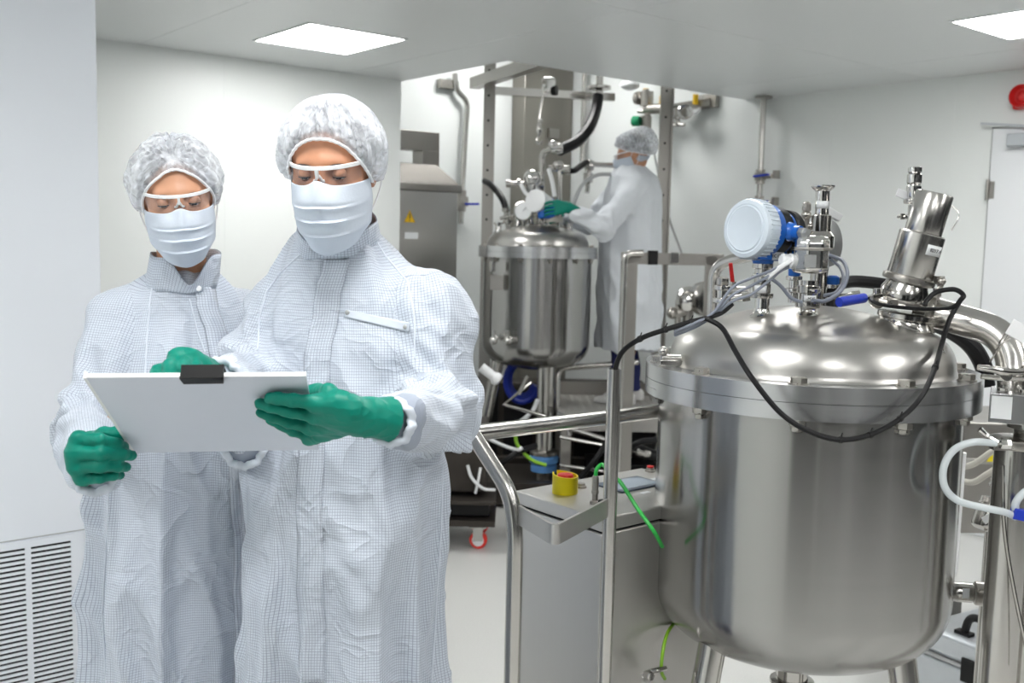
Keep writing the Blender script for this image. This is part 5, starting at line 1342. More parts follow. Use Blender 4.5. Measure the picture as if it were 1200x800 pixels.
    for px, py in ((793, 131), (803, 131)):
        p = V(px, py, .20); m = MB(); m.rev(p, (-.8, -.6, 0), [(.02, -.08), (.035, -.05), (.05, -.02), (.052, 0), (.045, .006), (.034, .004), (.030, -.004), (.001, -.004)], 22); m.build('valve', M['bright'], t, 'room')
    m = MB(); m.cyl(V(794, 140, .18), V(794, 148, .18), .018); m.cyl(V(789, 146, .18), V(802, 146, .18), .012); m.build('drain_tee', M['steel'], t, 'room')
    m = MB(); p = V(815, 117, .12); m.cyl(p-Vector((0, 0, .03)), p+Vector((0, 0, .035)), .018); m.build('cap', M['amber'], t, 'room')
    m = MB(); m.tube([V(806, 134, .15), V(816, 132, .1), V(820, 126, .08)], .008, 8, 4); m.build('tubelet', M['white_plastic'], t, 'room')
    cable_pts = [V(760, 148, .2), V(770, 196, .3), V(783, 252, .25), V(800, 300, .2)]
    t = thing('thin_hose', 'thin grey hose hanging slantwise from the manifold behind the technician', 'hose', cable_pts[0], 0); m = MB(); m.tube(cable_pts, .008, 8, 5); m.build('hose', M['joint'], t, 'room')
    # pipe near the panel joint
    t = thing('wall_pipe', 'upright wall pipe with two blue lever valves, behind the blue transmitter', 'pipe', V(890, 240), 0)
    m = MB(); a = V(895, 118); b_ = V(888, 300); m.cyl((a.x, a.y, CEIL-.004), (a.x, a.y, b_.z), .018); m.build('tube', M['tube'], t, 'room')
    m = MB(); m.rev((a.x, a.y, CEIL-.004), (0, 0, -1), [(.055, 0), (.055, .008), (.02, .012)], 20); m.build('ceiling_rose', M['satin'], t, 'room')
    for py in (207, 238):
        p = V(890, py); p = Vector((a.x, a.y, p.z)); m = MB(); m.box(p, (.05, .05, .05)); m.rev(p, (0, 0, 1), [(.03, -.045), (.03, -.03), (.022, -.03), (.022, .03), (.03, .03), (.03, .045)], 14); m.cyl(p, p+Vector((0, -.09, .0)), .014); m.box(p+Vector((.03, -.10, .012)), (.05, .02, .05)); m.build('valve_body', M['bolt'], t, 'room')
        m = MB(); m.bar(p+Vector((-.04, .02, 0)), p+Vector((-.045, -.10, .008)), .02, .014); m.build('lever', M['blue_dark'], t, 'room', .003)
    p = V(738, 100, .25); t = thing('recess_light', 'small round white lamp under the recess edge above the technician', 'light', (p.x, p.y, p.z+.04), 0)
    m = MB(); m.ball(p, (.07, .07, .035), 18, 10); m.build('globe', M['white_plastic'], t, 'room'); m = MB(); m.cyl(p+Vector((0, 0, .02)), (p.x, p.y, RC), .012); m.build('stem', M['satin'], t, 'room')
recess()
# ------------------------------------------------------------------ step platform under the technician
def platform():
    D0 = 5.55
    c = U(720, 470, 6.35)
    t = thing('step_platform', 'steel step platform with chequer plate deck under the technician', 'platform', (c.x, c.y, 0))
    x0, x1 = U(655, 470, 6.0).x, U(775, 470, 6.0).x+.35; y0, y1 = 5.85, 6.62
    m = MB(); m.box(((x0+x1)/2, (y0+y1)/2, PLZ-.02), (x1-x0, y1-y0, .036)); m.box(((x0+x1)/2, y0+.01, PLZ-.05), (x1-x0, .02, .10)); m.build('deck', M['deck'], t)
    m = MB()
    for i in range(int((x1-x0)/.05)):
        for j in range(int((y1-y0)/.05)):
            p = Vector((x0+.03+i*.05, y0+.03+j*.05, PLZ-.001)); a = .6 if (i+j) % 2 else -.6
            m.box(p, (.032, .008, .003), Matrix.Rotation(a, 3, 'Z'))
    m.build('chequer_pattern', M['deck'], t)
    m = MB(); m.box(((x0+x1)/2, y1+.005, PLZ+.03), (x1-x0, .01, .10)); m.build('kick_plate', M['satin'], t)
    for x in (x0+.04, x1-.04):
        for y in (y0+.04, y1-.04):
            m = MB(); m.box((x, y, (PLZ-.04)/2), (.06, .05, PLZ-.04)); m.build('leg', M['satin'], t)
    m = MB(); zt = U(700, 440, y0).z
    m.tube(fillet([(x0+.0, y0+.25, PLZ-.12), (x0-.005, y0+.3, zt+.0), (x0+.5, y0+.45, zt+.03)], .06), .018, 12, 1); m.build('side_rail', M['tube'], t)
    m = MB(); m.tube(fillet([(x0-.01, y0, PLZ), (x0+.05, y0-.03, PLZ-.02), (x0+.06, y0-.03, PLZ-.12)], .05), .016, 10, 1); m.build('rail_end', M['tube'], t)
    # flat bar portal with tube
    t = thing('guard_frame', 'flat steel bar gate frame with thin tube in front of the technician', 'railing', (U(735, 400, 5.4).x, 5.4, 0))
    p = U(738, 300, 5.4); q = U(838, 302, 5.4); zt = p.z+.01
    m = MB(); m.box((p.x-.0, 5.4, zt/2), (.085, .03, zt)); m.build('flat_post', M['satin'], t, bevel=.003)
    m = MB(); m.box(((p.x+q.x)/2, 5.4, zt-.02), (q.x-p.x+.09, .03, .062)); m.build('top_bar', M['satin'], t, bevel=.003)
    m = MB(); m.box((q.x-.02, 5.4, zt/2), (.062, .03, zt)); m.build('end_post', M['satin'], t, bevel=.003)
    a = U(727, 430, 5.33); b = U(732, 297, 5.33)
    m = MB(); m.tube(fillet([(a.x, a.y, .0), (a.x+.004, a.y, zt+.005), (a.x+.10, a.y, zt+.008)], .05), .0185, 12, 1); m.build('tube', M['tube'], t)
    for px in (765, 790):
        m = MB(); r = U(px, 298, 5.38); m.box((r.x, 5.38, zt-.015), (.05, .05, .075 if px == 765 else .06)); m.build('clamp', M['black_plastic' if px == 765 else 'steel'], t, bevel=.004)
platform()
# ------------------------------------------------------------------ clutter around and below
def clutter():
    t = thing('pipe_coupling', 'steel pump head and couplings beside the guard frame, left of the front lid', 'pump', (U(805, 360, 5.6).x, 5.6, .9))
    c = U(808, 352, 5.6); m = MB(); m.rev(c+Vector((.02, .1, 0)), (-.3, -1, 0), [(.05, 0), (.075, .01), (.075, .04), (.055, .05), (.055, .16), (.02, .18)], 24); m.build('pump_head', M['bright'], t)
    m = MB(); m.rev(c+Vector((.065, 0, .01)), (.5, -.9, .1), [(.09, 0), (.095, .01), (.095, .05), (.06, .06)], 24); m.build('motor', M['steel'], t)
    m = MB(); m.cyl(c+Vector((-.09, 0, -.08)), c+Vector((-.02, 0, -.06)), .025); m.ball(c+Vector((-.09, 0, -.07)), .035, 12, 8); m.cyl(c+Vector((-.06, 0, -.15)), c+Vector((-.06, 0, 0)), .018); m.build('coupling', M['bolt'], t)
    m = MB(); m.cyl((c.x, 5.62, 0), (c.x, 5.62, c.z-.04), .03); m.build('stand', M['satin'], t)
    # base frame of the rear vessel
    t = thing('skid_frame', 'dark steel skid base under the rear vessel', 'skid', (RA, RD-.1, 0))
    y0 = 5.55; m = MB(); m.box((RA+.10, RD-.35, .085), (1.30, .08, .13)); m.box((RA+.10, RD+.35, .085), (1.30, .08, .13)); m.box((RA-.5, RD, .085), (.08, .78, .13)); m.box((RA+.7, RD, .085), (.08, .78, .13)); m.box((RA+.1, RD, .10), (1.2, .70, .02)); m.build('frame', M['skid'], t, bevel=.004)
    t = thing('drip_tray', 'flat brownish steel tray on the floor before the rear skid', 'tray', (RA+.22, 5.36, 0))
    m = MB(); m.box((RA+.22, 5.36, .05), (.62, .40, .10)); m.build('tray', M['skid'], t, bevel=.004)
    # dark machinery beneath and behind
    t = thing('pump_unit', 'dark pump and motor unit in the shadow below the step platform', 'pump', (U(735, 520, 6.3).x, 6.3, 0))
    c = U(735, 510, 6.25); m = MB(); m.rev((c.x-.15, 6.25, .34), (1, .1, 0), [(.09, 0), (.12, .02), (.12, .30), (.09, .32)], 24); m.box((c.x, 6.25, .11), (.50, .30, .20)); m.build('motor', M['black_plastic'], t, bevel=.006)
    m = MB(); m.rev((c.x+.20, 6.2, .34), (1, -.3, 0), [(.05, 0), (.07, .02), (.07, .10), (.04, .12)], 20); m.build('coupling', M['bolt'], t)
    for i, (x0, x1, y, za, zb, r, lab) in enumerate(((U(668, 500, 5.8).x, U(735, 500, 5.8).x, 5.75, U(668, 502, 5.75).z, U(735, 520, 5.75).z, .014, 'long steel lance sloping below the step platform, upper'), (U(655, 520, 5.8).x, U(760, 520, 5.8).x, 5.7, U(655, 512, 5.7).z, U(760, 528, 5.7).z, .011, 'steel pipe sloping below the step platform, middle'), (U(655, 550, 5.8).x, U(740, 550, 5.8).x, 5.72, U(655, 545, 5.72).z, U(740, 552, 5.72).z, .010, 'steel pipe low below the step platform, lowest'))):
        a = Vector((x0, y, za)); b = Vector((x1, y-.1, zb)); t = thing('drain_pipe', lab, 'pipe', a); m = MB(); m.tube([a, b], r, 10, 1); m.rev(b, b-a, [(r, -.10), (r*2, -.09), (r*2, -.02), (r*1.4, 0)], 14); m.build('tube', M['tube'], t)
        if i == 0:
            m = MB(); d_ = (b-a).normalized(); m.cyl(b, b+d_*.34, .032, n=16); m.rev(b, d_, [(.034, .06), (.036, .062), (.036, .09), (.034, .092)], 16); m.build('grip', M['black'], t)
    t = thing('hose_coil', 'coil of dark blue hose hanging under the rear vessel', 'hose', U(610, 440, RD+.2))
    m = MB(); c = U(612, 446, RD+.15)
    for k in range(3): m.tube([c+Vector((.10*cos(a)*(1-.08*k), .03*k, .13*sin(a)*(1-.08*k))) for a in np.linspace(1.9, 6.0, 16)], .022, 10, 3)
    m.build('hose', M['blue_dark'], t)
    t = thing('tripod_bar', 'bent thin steel bar standing left of the rear vessel centre leg', 'pipe', U(590, 470, 5.7))
    m = MB(); m.tube([U(622, 448, 5.75), U(591, 474, 5.7), U(640, 488, 5.6)], .013, 10, 1); m.tube([U(608, 462, 5.72), U(618, 440, 5.72)], .010, 8, 1); m.build('bar', M['tube'], t)
    t = thing('white_spout', 'white plastic spout beside the elbow of the man in front', 'spout', U(572, 440, 5.4))
    m = MB(); a, b = U(564, 430, 5.4), U(582, 444, 5.4); m.cyl(a, b, .026, n=14); m.rev(b, b-a, [(.03, -.02), (.036, -.01), (.036, .012), (.02, .02)], 14); m.build('spout', M['white_plastic'], t)
    for k, (pts, mt, r, lab) in enumerate((
        ([U(560, 540, 5.5), U(582, 545, 5.4), U(606, 530, 5.4), U(628, 522, 5.5)], 'black', .016, 'black hose on the skid below the rear vessel, left'),
        ([U(604, 500, 5.5), U(606, 520, 5.5), U(622, 538, 5.4), U(640, 545, 5.4)], 'greenyellow', .010, 'yellow green cable curving below the rear vessel'),
        ([U(575, 515, 5.6), U(590, 522, 5.5), U(606, 527, 5.4), U(612, 524, 5.4)], 'white_plastic', .010, 'white tube with connector below the rear vessel'),
        ([U(630, 468, 5.8), U(625, 480, 5.8), U(615, 490, 5.7), U(606, 496, 5.7)], 'white_plastic', .012, 'clear white tube left of the rear centre leg'),
        ([U(680, 560, 5.6), U(700, 535, 5.6), U(722, 500, 5.7)], 'black', .016, 'black hose below the step platform, left'),
        ([U(720, 545, 5.6), U(745, 520, 5.5), U(770, 515, 5.5)], 'black', .018, 'black hose below the step platform, right'),
        ([U(562, 480, 5.9), U(558, 510, 5.9), U(566, 535, 5.8), U(590, 556, 5.6)], 'blue_dark', .014, 'dark blue hose beside the left leg of the rear vessel'),)):
        hose('floor_hose', lab, 'hose', pts, r, mt)
    # added dark block, stands in for shaded machinery below the vessels
    t = thing('shade_backing', 'added dark shade plinth standing behind the rear vessel legs', 'backing', (RA+.5, 7.0, 0))
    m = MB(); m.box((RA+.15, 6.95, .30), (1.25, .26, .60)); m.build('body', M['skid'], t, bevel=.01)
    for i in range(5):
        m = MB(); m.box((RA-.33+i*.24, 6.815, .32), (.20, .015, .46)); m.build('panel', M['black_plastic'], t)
    # trolley with a red caster
    p = U(560, 632, z=.045); D = p.y
    t = thing('trolley', 'black trolley with shelves and a red caster, right of the man in front', 'trolley', (p.x-.06, D, 0))
    x1 = U(577, 600, D).x; x0 = x1-.42; zz = lambda py: U(560, py, D).z
    for nm, py, th in (('lower_shelf', 609, .03), ('upper_shelf', 585, .02)):
        z = zz(py); m = MB(); m.box(((x0+x1)/2, D+.12, z), (x1-x0+.03, .40, th)); m.build(nm, M['skid'], t, bevel=.003)
    z1, z2 = zz(606), zz(582); m = MB(); m.box(((x0+x1)/2-.005, D+.14, (z1+z2)/2), (x1-x0-.02, .32, z2-z1-.02)); m.build('lower_box', M['black_plastic'], t, bevel=.006)
    z3 = zz(500); m = MB(); m.box(((x0+x1)/2-.02, D+.16, (z2+z3)/2+.01), (x1-x0-.03, .30, z3-z2-.02)); m.build('upper_box', M['skid'], t, bevel=.006)
    for dx, dy in ((0, 0), (-.34, 0), (0, .26), (-.34, .26)):
        c = Vector((p.x+dx, D+dy, .045)); m = MB(); m.rev(c-Vector((.0, .016, 0)), (.15, 1, 0), [(.020, 0), (.040, .001), (.045, .006), (.045, .026), (.040, .031), (.020, .032)], 28); w_ = m.build('caster_wheel', M['wheel_red'], t, label='red caster wheel')
        m = MB(); m.rev(c-Vector((.0, .018, 0)), (.15, 1, 0), [(.001, 0), (.030, 0), (.030, .036), (.001, .036)], 24); m.build('hub', M['white_plastic'], w_)
        m = MB(); m.box(c+Vector((.0, -.024, .035)), (.05, .004, .07)); m.box(c+Vector((.0, .024, .035)), (.05, .004, .07)); m.box(c+Vector((0, 0, .071)), (.09, .08, .006)); zl = zz(609)-.015; m.cyl(c+Vector((0, 0, .07)), (c.x, c.y, zl+.005), .016); m.build('caster_fork', M['steel'], t)
    hose('drain_tube', 'thin white tube bending down onto the black trolley', 'tube', [U(548, 545, D-.02), U(553, 560, D-.02), U(566, 572, D-.02), U(580, 574, D)], .008, 'white_plastic')
    hose('drain_tube', 'short white tube with tip upright on the black trolley', 'tube', [U(563, 548, D-.02), U(560, 565, D-.02), U(557, 578, D-.02)], .007, 'white_plastic')
clutter()
# ------------------------------------------------------------------ the white clipboard both people hold
TL, TR = U(101, 443, 1.335), U(359, 441, 1.372)
E1 = (TR-TL).normalized(); DN = Vector((.02, cos(radians(31)), -sin(radians(31)))); DN = (DN-E1*DN.dot(E1)).normalized()
NB = E1.cross(DN).normalized()
if NB.dot(Vector((0, 0, EYE))-TL) < 0: NB = -NB
BL_ = .298; BW = (TR-TL).length
def onboard(px, py, off):
    o = Vector((0, 0, EYE)); r = ray(px, py); p0 = TL+NB*off
    return o+r*((p0-o).dot(NB)/r.dot(NB))
def make_board():
    base = TL+E1*BW/2
    t = thing('clipboard', 'white clipboard held between the two people in front, black clip at its upper edge', 'clipboard', base)
    m = MB(); m.prism([(0, 0), (BW, 0), (BW, BL_), (0, BL_)], TL, E1, DN, -NB*.0035); m.build('backing_board', M['board'], t, bevel=.0008)
    m = MB(); m.prism([(-.004, .0), (.0, 0), (.0, BL_), (-.004, BL_)], TL-NB*.0, E1, DN, -NB*.010)
    m.prism([(0, -.0022), (BW, -.0022), (BW, 0), (0, 0)], TL, E1, DN, -NB*.006); m.build('edge_strip', M['white_plastic'], t)
    m = MB(); m.prism([(.006, .014), (BW-.008, .014), (BW-.008, BL_-.006), (.006, BL_-.006)], TL-NB*.0042, E1, DN, -NB*.003); m.build('paper_sheets', M['paper'], t)
    m = MB(); c0 = BW*.425
    m.prism([(c0-.0015, -.006), (c0+.056, -.006), (c0+.054, .0125), (c0+.001, .0135)], TL+NB*.0045, E1, DN, -NB*.004)
    m.prism([(c0, -.008), (c0+.056, -.008), (c0+.056, -.0025), (c0, -.0025)], TL+NB*.0045, E1, DN, -NB*.020)
    m.prism([(c0, -.006), (c0+.056, -.006), (c0+.056, .030), (c0, .030)], TL-NB*.0125, E1, DN, -NB*.003)
    m.build('clip', M['black_plastic'], t, bevel=.0006, label='black plastic clip')
make_board()

def lower_body(parent, c, yaw, hem, skin_mat=None, shoe=True, z0=0., mat='navy'):
    m = MB(); R = Matrix.Rotation(yaw, 3, 'Z')
    legs = []
    for sx in (-1, 1):
        hip = Vector(c)+R @ Vector((sx*.070, 0, 0)); hip.z = z0+.86
        kn = Vector(c)+R @ Vector((sx*.095, -.02, 0)); kn.z = z0+.47
        an = Vector(c)+R @ Vector((sx*.10, .02, 0)); an.z = z0+.06
        m = MB(); m.tube([hip, (hip+kn)/2, kn, (kn+an)/2, an], lambda t: .070*(1-t)+.060*t+.005*sin(t*25), 18, 6); m.build('trouser_leg', M[mat], parent)
        if shoe:
            f = R @ Vector((0, -1, 0)); s_ = R @ Vector((1, 0, 0)); m = MB()
            prof = [(-.075, .030, .060), (-.06, .036, .075), (0, .040, .075), (.06, .044, .060), (.12, .047, .048), (.165, .040, .036), (.185, .020, .024)]
            G = []
            for (x, w, hh) in prof:
                row = []
                for k in range(13):
                    a = pi*k/12; row.append(Vector((an.x, an.y, z0))+f*x+s_*(w*cos(a))+Vector((0, 0, max(.004, hh*sin(a)**.6))))
                G.append(row)
            m.sheet(G)
            n0 = len(G[0]); m.f.append([i*n0 for i in range(len(G))]+[i*n0+n0-1 for i in reversed(range(len(G)))]); m.mi.append(0)
            m.f.append(list(range(n0))); m.mi.append(0); m.f.append([(len(G)-1)*n0+k for k in reversed(range(n0))]); m.mi.append(0)
            m.build('shoe', M['shoe'], parent, sharp=60)

def body_core(torso_c, yaw, sh, arms, z0, neck):
    R = Matrix.Rotation(yaw, 3, 'Z'); c = Vector((torso_c[0], torso_c[1], 0))
    P = lambda x, y, z: c+R @ Vector((x, y, 0))+Vector((0, 0, z0+z))
    core = [([P(0, 0, .90), P(0, 0, 1.15), P(0, 0, 1.32), Vector(neck)-Vector((0, 0, .03))], [.10, .09, .09, .045])]
    for s_, (pts, rs) in zip((-1, 1), arms):
        core.append(([P(0, 0, 1.32)]+[Vector(p) for p in pts], [.08, .048, .042, .030]))
    for s_ in (-1, 1):
        core.append(([P(s_*.055, 0, .92), P(s_*.075, -.01, .48), P(s_*.09, .02, .09)], [.065, .05, .04]))
    return core

# ------------------------------------------------------------------ the man in front
def man():
    tc = U(404, 420, 1.87); yaw = radians(-24)
    root = thing('person', 'person in front, taller of the pair, in white gridded coat and hairnet, reading the clipboard', 'person', (tc.x, tc.y, 0))
    T = Torso(tc, yaw, [(1.585, 0, -.035, .062, .064), (1.56, 0, -.030, .084, .080), (1.53, 0, -.018, .112, .094), (1.50, 0, -.01, .140, .106), (1.46, 0, .0, .168, .122), (1.38, 0, .0, .188, .140), (1.25, 0, -.005, .187, .150), (1.08, 0, -.01, .188, .152),
                        (.92, .0, -.005, .193, .154), (.78, 0, 0, .196, .158), (.55, 0, 0, .215, .175), (.40, 0, 0, .225, .182)])
    right = ([U(505, 366, 1.795), U(519, 486, 1.745), U(468, 493, 1.505)], [.074, .066, .045])
    left = ([U(333, 370, 1.93), U(290, 455, 1.86), U(262, 447, 1.60)], [.072, .062, .043])
    def fold(V, ang, zz):
        s = np.abs(ang-.16-.10*np.clip(1.3-zz, 0, 1))*.19
        return .0*s+.006*np.exp(-((ang+.55+.1*zz)/.10)**2)*np.clip((1.25-zz)/.3, 0, 1)+.007*np.exp(-((ang-.75)/.12)**2)*np.clip((1.15-zz)/.3, 0, 1)
    _, bv = coat('coat', root, T, [right, left], .0062, 3, M['coat'], .055, 1., fold=fold)
    HM = head_matrix(U(390, 195, 1.75), radians(-4), radians(14), radians(-1)) @ Matrix.Scale(.91, 4)
    neck = Vector((tc.x-.005, tc.y-.02, 1.49))
    person_body(root, HM, M['skin_a'], neck, body_core(tc, yaw, None, [left, right], 0, neck))
    eyes(root, HM, None, M['skin_a'], .42)
    edge = lambda a: radians(np.interp(abs(a), [0, .4, .7, 1.0, 1.4, 2.2, pi], [63, 66, 82, 104, 124, 130, 130]))
    hair_under(root, HM, lambda a: edge(a)-.12)
    hairnet(root, HM, edge, .013, 52, seed=1)
    face_mask(root, HM, .074, -.014, -.136, .008)
    safety_glasses(root, HM, .066, .0165)
    # stand-up collar, seams, flap with snaps
    nk = HM @ Vector((0, .020, -.105))
    collar_ring(root, (tc.x-.008, tc.y-.032, 1.545), (nk.x-.004, nk.y+.004, 1.582), (.077, .076), (.068, .070), .045, (.006, .026), (-.45, .008))
    m = MB()
    for line in ([(432, 268), (452, 300), (478, 330), (486, 372), (486, 420)], [(352, 298), (330, 318), (312, 342), (304, 372), (302, 410)], [(519, 545), (517, 620), (512, 700), (506, 799)]
                 ):
        p = drape(bv, densify(line, 6), .0008)
        if len(p) > 2: m = MB(); m.tube(p, .0017, 6, 1); m.build('seam', M['seam'], root)
    placket(root, bv, [(394, 304), (384, 350), (374, 410), (367, 470), (364, 540), (363, 640), (365, 720), (367, 799)], 30)
    m = MB(); m.sheet(patch(bv, [(404, 362), (480, 378), (479, 389), (403, 371)], push=.002)); fl = m.build('pocket_flap', M['coat_plain'], root, solid=.0015)
    for px in ((407, 366), (475, 383)):
        p = drape(bv, [px], .003)
        if p: m = MB(); m.rev(p[0], (-.2, -1, .1), [(.0042, -.001), (.0042, .001), (.003, .002), (.0015, .0022)], 14); m.build('snap', M['cast'], fl)
    cuff_at(root, right)
    # gloves
    K = lambda px, py, off=.012: onboard(px, py, off)
    kn = [K(369, 472, .018), K(368, 486, .024), K(364, 500, .024), K(363, 512, .020)]
    fg = [[K(344, 469, .017), K(326, 467, .013), K(316, 466, .010)], [K(340, 481, .022), K(318, 476, .016), K(305, 473, .011)],
          [K(338, 494, .020), K(318, 487, .015), K(306, 483, .011)], [K(344, 505, .016), K(328, 497, .012), K(317, 492, .010)]]
    th = [K(398, 471, .018), K(385, 459, .0), K(372, 458, -.016), K(356, 460, -.018)]
    wr = K(414, 487, .030); glove('glove', root, wr, kn, fg, th, U(457, 491, 1.47), .0150, .0096, cuffr=(.030, .0345))
    # other hand, behind the board, fingertip on the paper
    kn = [U(206, 419, 1.47), U(219, 418, 1.48), U(230, 423, 1.49), U(238, 431, 1.50)]
    fg = [[U(199, 429, 1.43), U(195, 445, 1.42)], [U(214, 432, 1.435), U(210, 450, 1.43)], [U(228, 438, 1.44), U(226, 455, 1.44)], [U(237, 443, 1.46), U(236, 457, 1.46)]]
    glove('glove', root, U(238, 440, 1.55), kn, fg, [U(214, 438, 1.54), U(196, 433, 1.49), U(186, 436, 1.45), U(181, 444, 1.42)], U(254, 446, 1.595), .0148, .0098, cuffr=(.029, .034))
    cuff_at(root, left)
    lower_body(root, (tc.x, tc.y, 0), yaw, .4)
man()

# ------------------------------------------------------------------ the woman beside him
def woman():
    tc = U(212, 430, 2.06); yaw = radians(16)
    root = thing('person', 'shorter person at left in gridded coat, hairnet gathered at the forehead, holding the clipboard corner', 'person', (tc.x, tc.y, 0))
    T = Torso(tc, yaw, [(1.490, .01, -.035, .052, .054), (1.470, .01, -.028, .072, .068), (1.445, .005, -.015, .104, .086), (1.42, 0, -.008, .128, .098), (1.39, 0, 0, .150, .11), (1.30, 0, -.01, .165, .135), (1.18, 0, -.01, .168, .135), (1.0, -.005, 0, .174, .138),
                        (.85, -.01, 0, .180, .146), (.70, -.01, 0, .186, .154), (.40, 0, 0, .20, .165)])
    lft = ([U(146, 378, 2.0), U(103, 498, 1.885), U(110, 546, 1.585)], [.066, .058, .049])
    rgt = ([U(278, 372, 2.14), U(284, 480, 2.06), U(286, 520, 1.70)], [.064, .055, .040])
    def fold(V, ang, zz):
        s = np.abs(ang-.10)*.17
        return .0*s+.007*np.exp(-((ang+.7)/.11)**2)*np.clip((1.15-zz)/.3, 0, 1)+.006*np.exp(-((ang-.35-.3*(1.2-zz))/.09)**2)*np.clip((1.2-zz)/.3, 0, 1)
    _, bv = coat('coat', root, T, [lft, rgt], .0062, 11, M['coat'], .05, 1., fold=fold)
    HM = head_matrix(U(208, 229, 1.98), radians(20), radians(12), radians(-7)) @ Matrix.Scale(.875, 4)
    neck = Vector((tc.x+.012, tc.y-.02, 1.43))
    person_body(root, HM, M['skin_b'], neck, body_core(tc, yaw, None, [lft, rgt], -.06, neck), fem=1)
    eyes(root, HM, None, M['skin_b'], .5)
    edge = lambda a: radians(np.interp(abs(a), [0, .35, .75, 1.05, 1.4, 2.0, pi], [56, 66, 84, 104, 126, 132, 130]))
    hair_under(root, HM, lambda a: edge(a)-.16)
    cp = hairnet(root, HM, edge, .014, 44, True, seed=5, sag=.008)
    face_mask(root, HM, .074, -.016, -.130, .006)
    safety_glasses(root, HM, .069, .0185)
    nk = HM @ Vector((0, .020, -.105))
    collar_ring(root, (tc.x+.014, tc.y-.032, 1.452), (nk.x+.004, nk.y+.004, 1.520), (.070, .068), (.066, .065), .07, (.0, .008), (.40, .052))
    placket(root, bv, [(238, 336), (247, 370), (258, 410), (270, 470), (280, 540), (286, 640), (287, 720), (288, 799)], 25)
    m = MB(); p = drape(bv, [(233, 338)], .012); c0 = (p[0] if p else U(233, 330, 1.93))
    m.rev(c0, (0, -1, .2), [(.0055, 0), (.0055, .0015), (.004, .0028), (.001, .003)], 16); m.build('snap', M['white_plastic'], root)
    m = MB()
    for line in ([(183, 312), (176, 350), (172, 400), (170, 440)], [(128, 560), (124, 640), (120, 720), (124, 799)], [(240, 345), (252, 380), (262, 420)], [(222, 350), (232, 390), (240, 412)]):
        p = drape(bv, densify(line, 6), .0008)
        if len(p) > 2: m = MB(); m.tube(p, .0016, 6, 1); m.build('seam', M['seam'], root)
    K = lambda px, py, off=.012: onboard(px, py, off)
    kn = [U(92, 514, 1.50), U(86, 531, 1.495), U(89, 547, 1.50), U(97, 560, 1.51)]
    t0 = lambda px, py, o: K(px, py, o)
    fg = [[U(117, 515, 1.495), t0(136, 520, .012), t0(145, 524, .010)], [U(118, 531, 1.488), U(142, 532, 1.515), U(154, 534, 1.535)],
          [U(118, 546, 1.492), U(137, 546, 1.515), U(147, 547, 1.535)], [U(117, 560, 1.505), U(133, 557, 1.525), U(141, 556, 1.545)]]
    glove('glove', root, U(107, 540, 1.575), kn, fg, [U(106, 517, 1.565), U(122, 509, 1.545), K(138, 508, -.012), K(150, 508, -.016)], U(109, 546, 1.612), .0150, .0098, cuffr=(.029, .033))
    cuff_at(root, lft)
    kn = [U(262, 508, 1.585), U(264, 517, 1.59), U(266, 526, 1.60), U(270, 532, 1.61)]
    fg = [[k+Vector((-.028, -.004, .004)), k+Vector((-.050, .006, .002))] for k in kn]
    fg = [[K(240, 500-i*-5, -.022), K(222, 500+i*5, -.020)] for i in range(4)]
    kn = [K(262, 500+i*5, -.034) for i in range(4)]
    glove('glove', root, K(276, 512, -.075), kn, fg, [K(270, 500, -.06), K(255, 490, -.045), K(244, 488, -.03)], U(281, 521, 1.71), .0145, .0095, h=.0026)
    cuff_at(root, rgt)
    lower_body(root, (tc.x, tc.y, 0), yaw, .4)
woman()

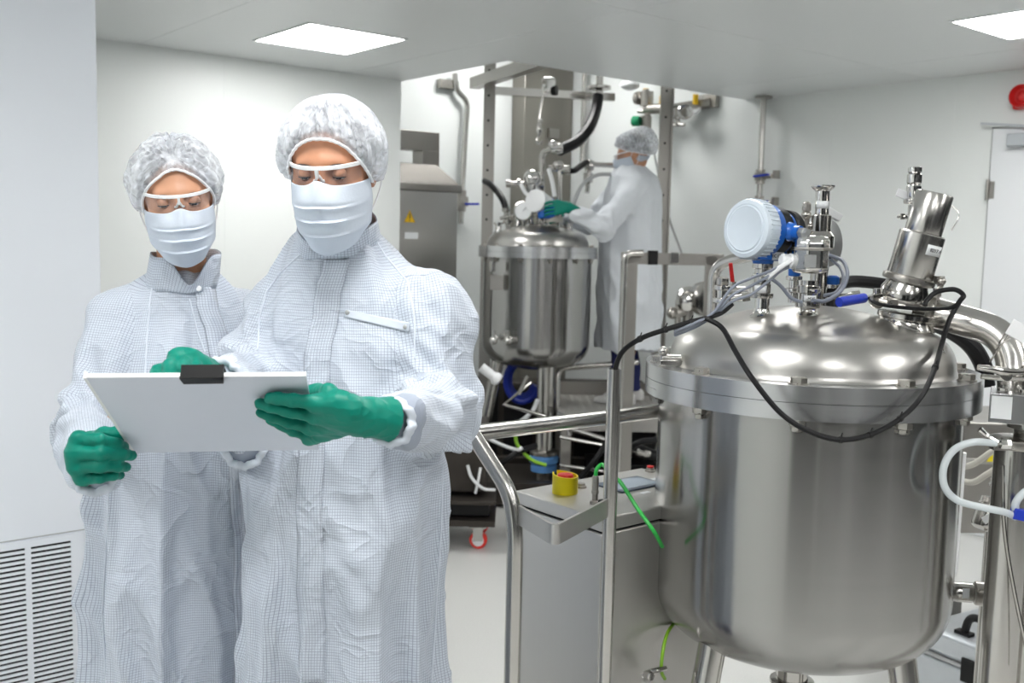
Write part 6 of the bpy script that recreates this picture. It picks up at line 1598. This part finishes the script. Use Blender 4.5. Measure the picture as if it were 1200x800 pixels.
# ------------------------------------------------------------------ the technician on the platform behind
PLZ = .56
def technician():
    D = 6.35
    tc = U(737, 300, D); yaw = radians(-112)
    root = thing('person', 'person in plain white coat on the steel step platform, reaching to the rear vessel', 'person', (tc.x, tc.y, PLZ))
    z = PLZ
    T = Torso(tc, yaw, [(z+1.50, 0, -.03, .055, .055), (z+1.46, 0, -.01, .10, .10), (z+1.40, 0, .01, .17, .150), (z+1.30, 0, .01, .20, .180), (z+1.10, 0, 0, .205, .19), (z+.90, 0, 0, .21, .20), (z+.60, 0, 0, .21, .21), (z+.33, 0, 0, .21, .215)])
    near = ([U(748, 221, D-.17), U(706, 266, D-.34), U(674, 250, D-.40)], [.080, .072, .048])
    far = ([U(728, 218, D+.16), U(690, 262, D+.20), U(664, 256, D+.1)], [.075, .062, .045])
    coat('coat', root, T, [near, far], .010, 21, M['coat_white'], .06, 1.1)
    HM = head_matrix(U(742, 180, D-.02), radians(-98), radians(14), 0)
    neck = Vector((tc.x-.01, tc.y, z+1.42))
    person_body(root, HM, M['skin_b'], neck, body_core(tc, yaw, None, [near, far], z, neck), h=.005)
    edge = lambda a: radians(np.interp(abs(a), [0, .5, 1.0, 1.5, 2.2, pi], [66, 70, 88, 100, 116, 120]))
    hair_under(root, HM, lambda a: edge(a)-.1)
    hairnet(root, HM, edge, .022, 40, seed=9, sag=.07)
    face_mask(root, HM, .074, -.014, -.132, .008)
    safety_glasses(root, HM, .068)
    nk = HM @ Vector((0, .020, -.110))
    collar_ring(root, (tc.x-.012, tc.y, z+1.465), (nk.x-.006, nk.y, z+1.528), (.078, .078), (.062, .062), .05, (0, 0))
    def hand(w, c, dx):
        w = Vector(w); kn = [w+Vector((-.072, (i-1.5)*-.006, .033-.0225*i)) for i in range(4)]
        fg = [[k+Vector((-.040, .012*dx, -.004)), k+Vector((-.060, .035*dx, -.010)), k+Vector((-.066, .050*dx, -.016))] for k in kn]
        glove('glove', root, w, kn, fg, [w+Vector((-.02, .02*dx, .02)), w+Vector((-.05, .045*dx, .022)), w+Vector((-.085, .055*dx, .018))], c, .0145, .0088, h=.0035)
    hand(U(667, 243, D-.42), U(676, 249, D-.40), 1)
    hand(U(658, 254, D+.1), U(666, 257, D+.1), -1)
    R = Matrix.Rotation(yaw, 3, 'Z')
    lower_body(root, (tc.x, tc.y, 0), yaw, .4, z0=z)
technician()
# ------------------------------------------------------------------ camera, light, colour
def camera():
    cd = bpy.data.cameras.new('camera'); co = bpy.data.objects.new('camera', cd); COL.objects.link(co)
    m = Matrix((_r, _u, -_f)).transposed().to_4x4()
    co.matrix_world = Matrix.Translation((0, 0, EYE)) @ ROTC @ m
    cd.sensor_width = 36; cd.lens = 36*FPX/1200; cd.clip_start = .05; cd.clip_end = 60
    cd.dof.use_dof = True; cd.dof.focus_distance = 1.85; cd.dof.aperture_fstop = 6.3
    SC.camera = co
camera()
w = bpy.data.worlds.new('world'); SC.world = w; w.use_nodes = True
w.node_tree.nodes['Background'].inputs[0].default_value = (.8, .85, .9, 1); w.node_tree.nodes['Background'].inputs[1].default_value = .3
vs = SC.view_settings
vs.view_transform = 'Standard'; vs.look = 'None'; vs.gamma = 1; vs.exposure = EXPO; vs.use_curve_mapping = False
SC.cycles.use_denoising = True
SC.cycles.max_bounces = 10; SC.cycles.diffuse_bounces = 5; SC.cycles.glossy_bounces = 6; SC.cycles.transparent_max_bounces = 12
SC.cycles.sample_clamp_indirect = 8; SC.cycles.caustics_reflective = False; SC.cycles.caustics_refractive = False
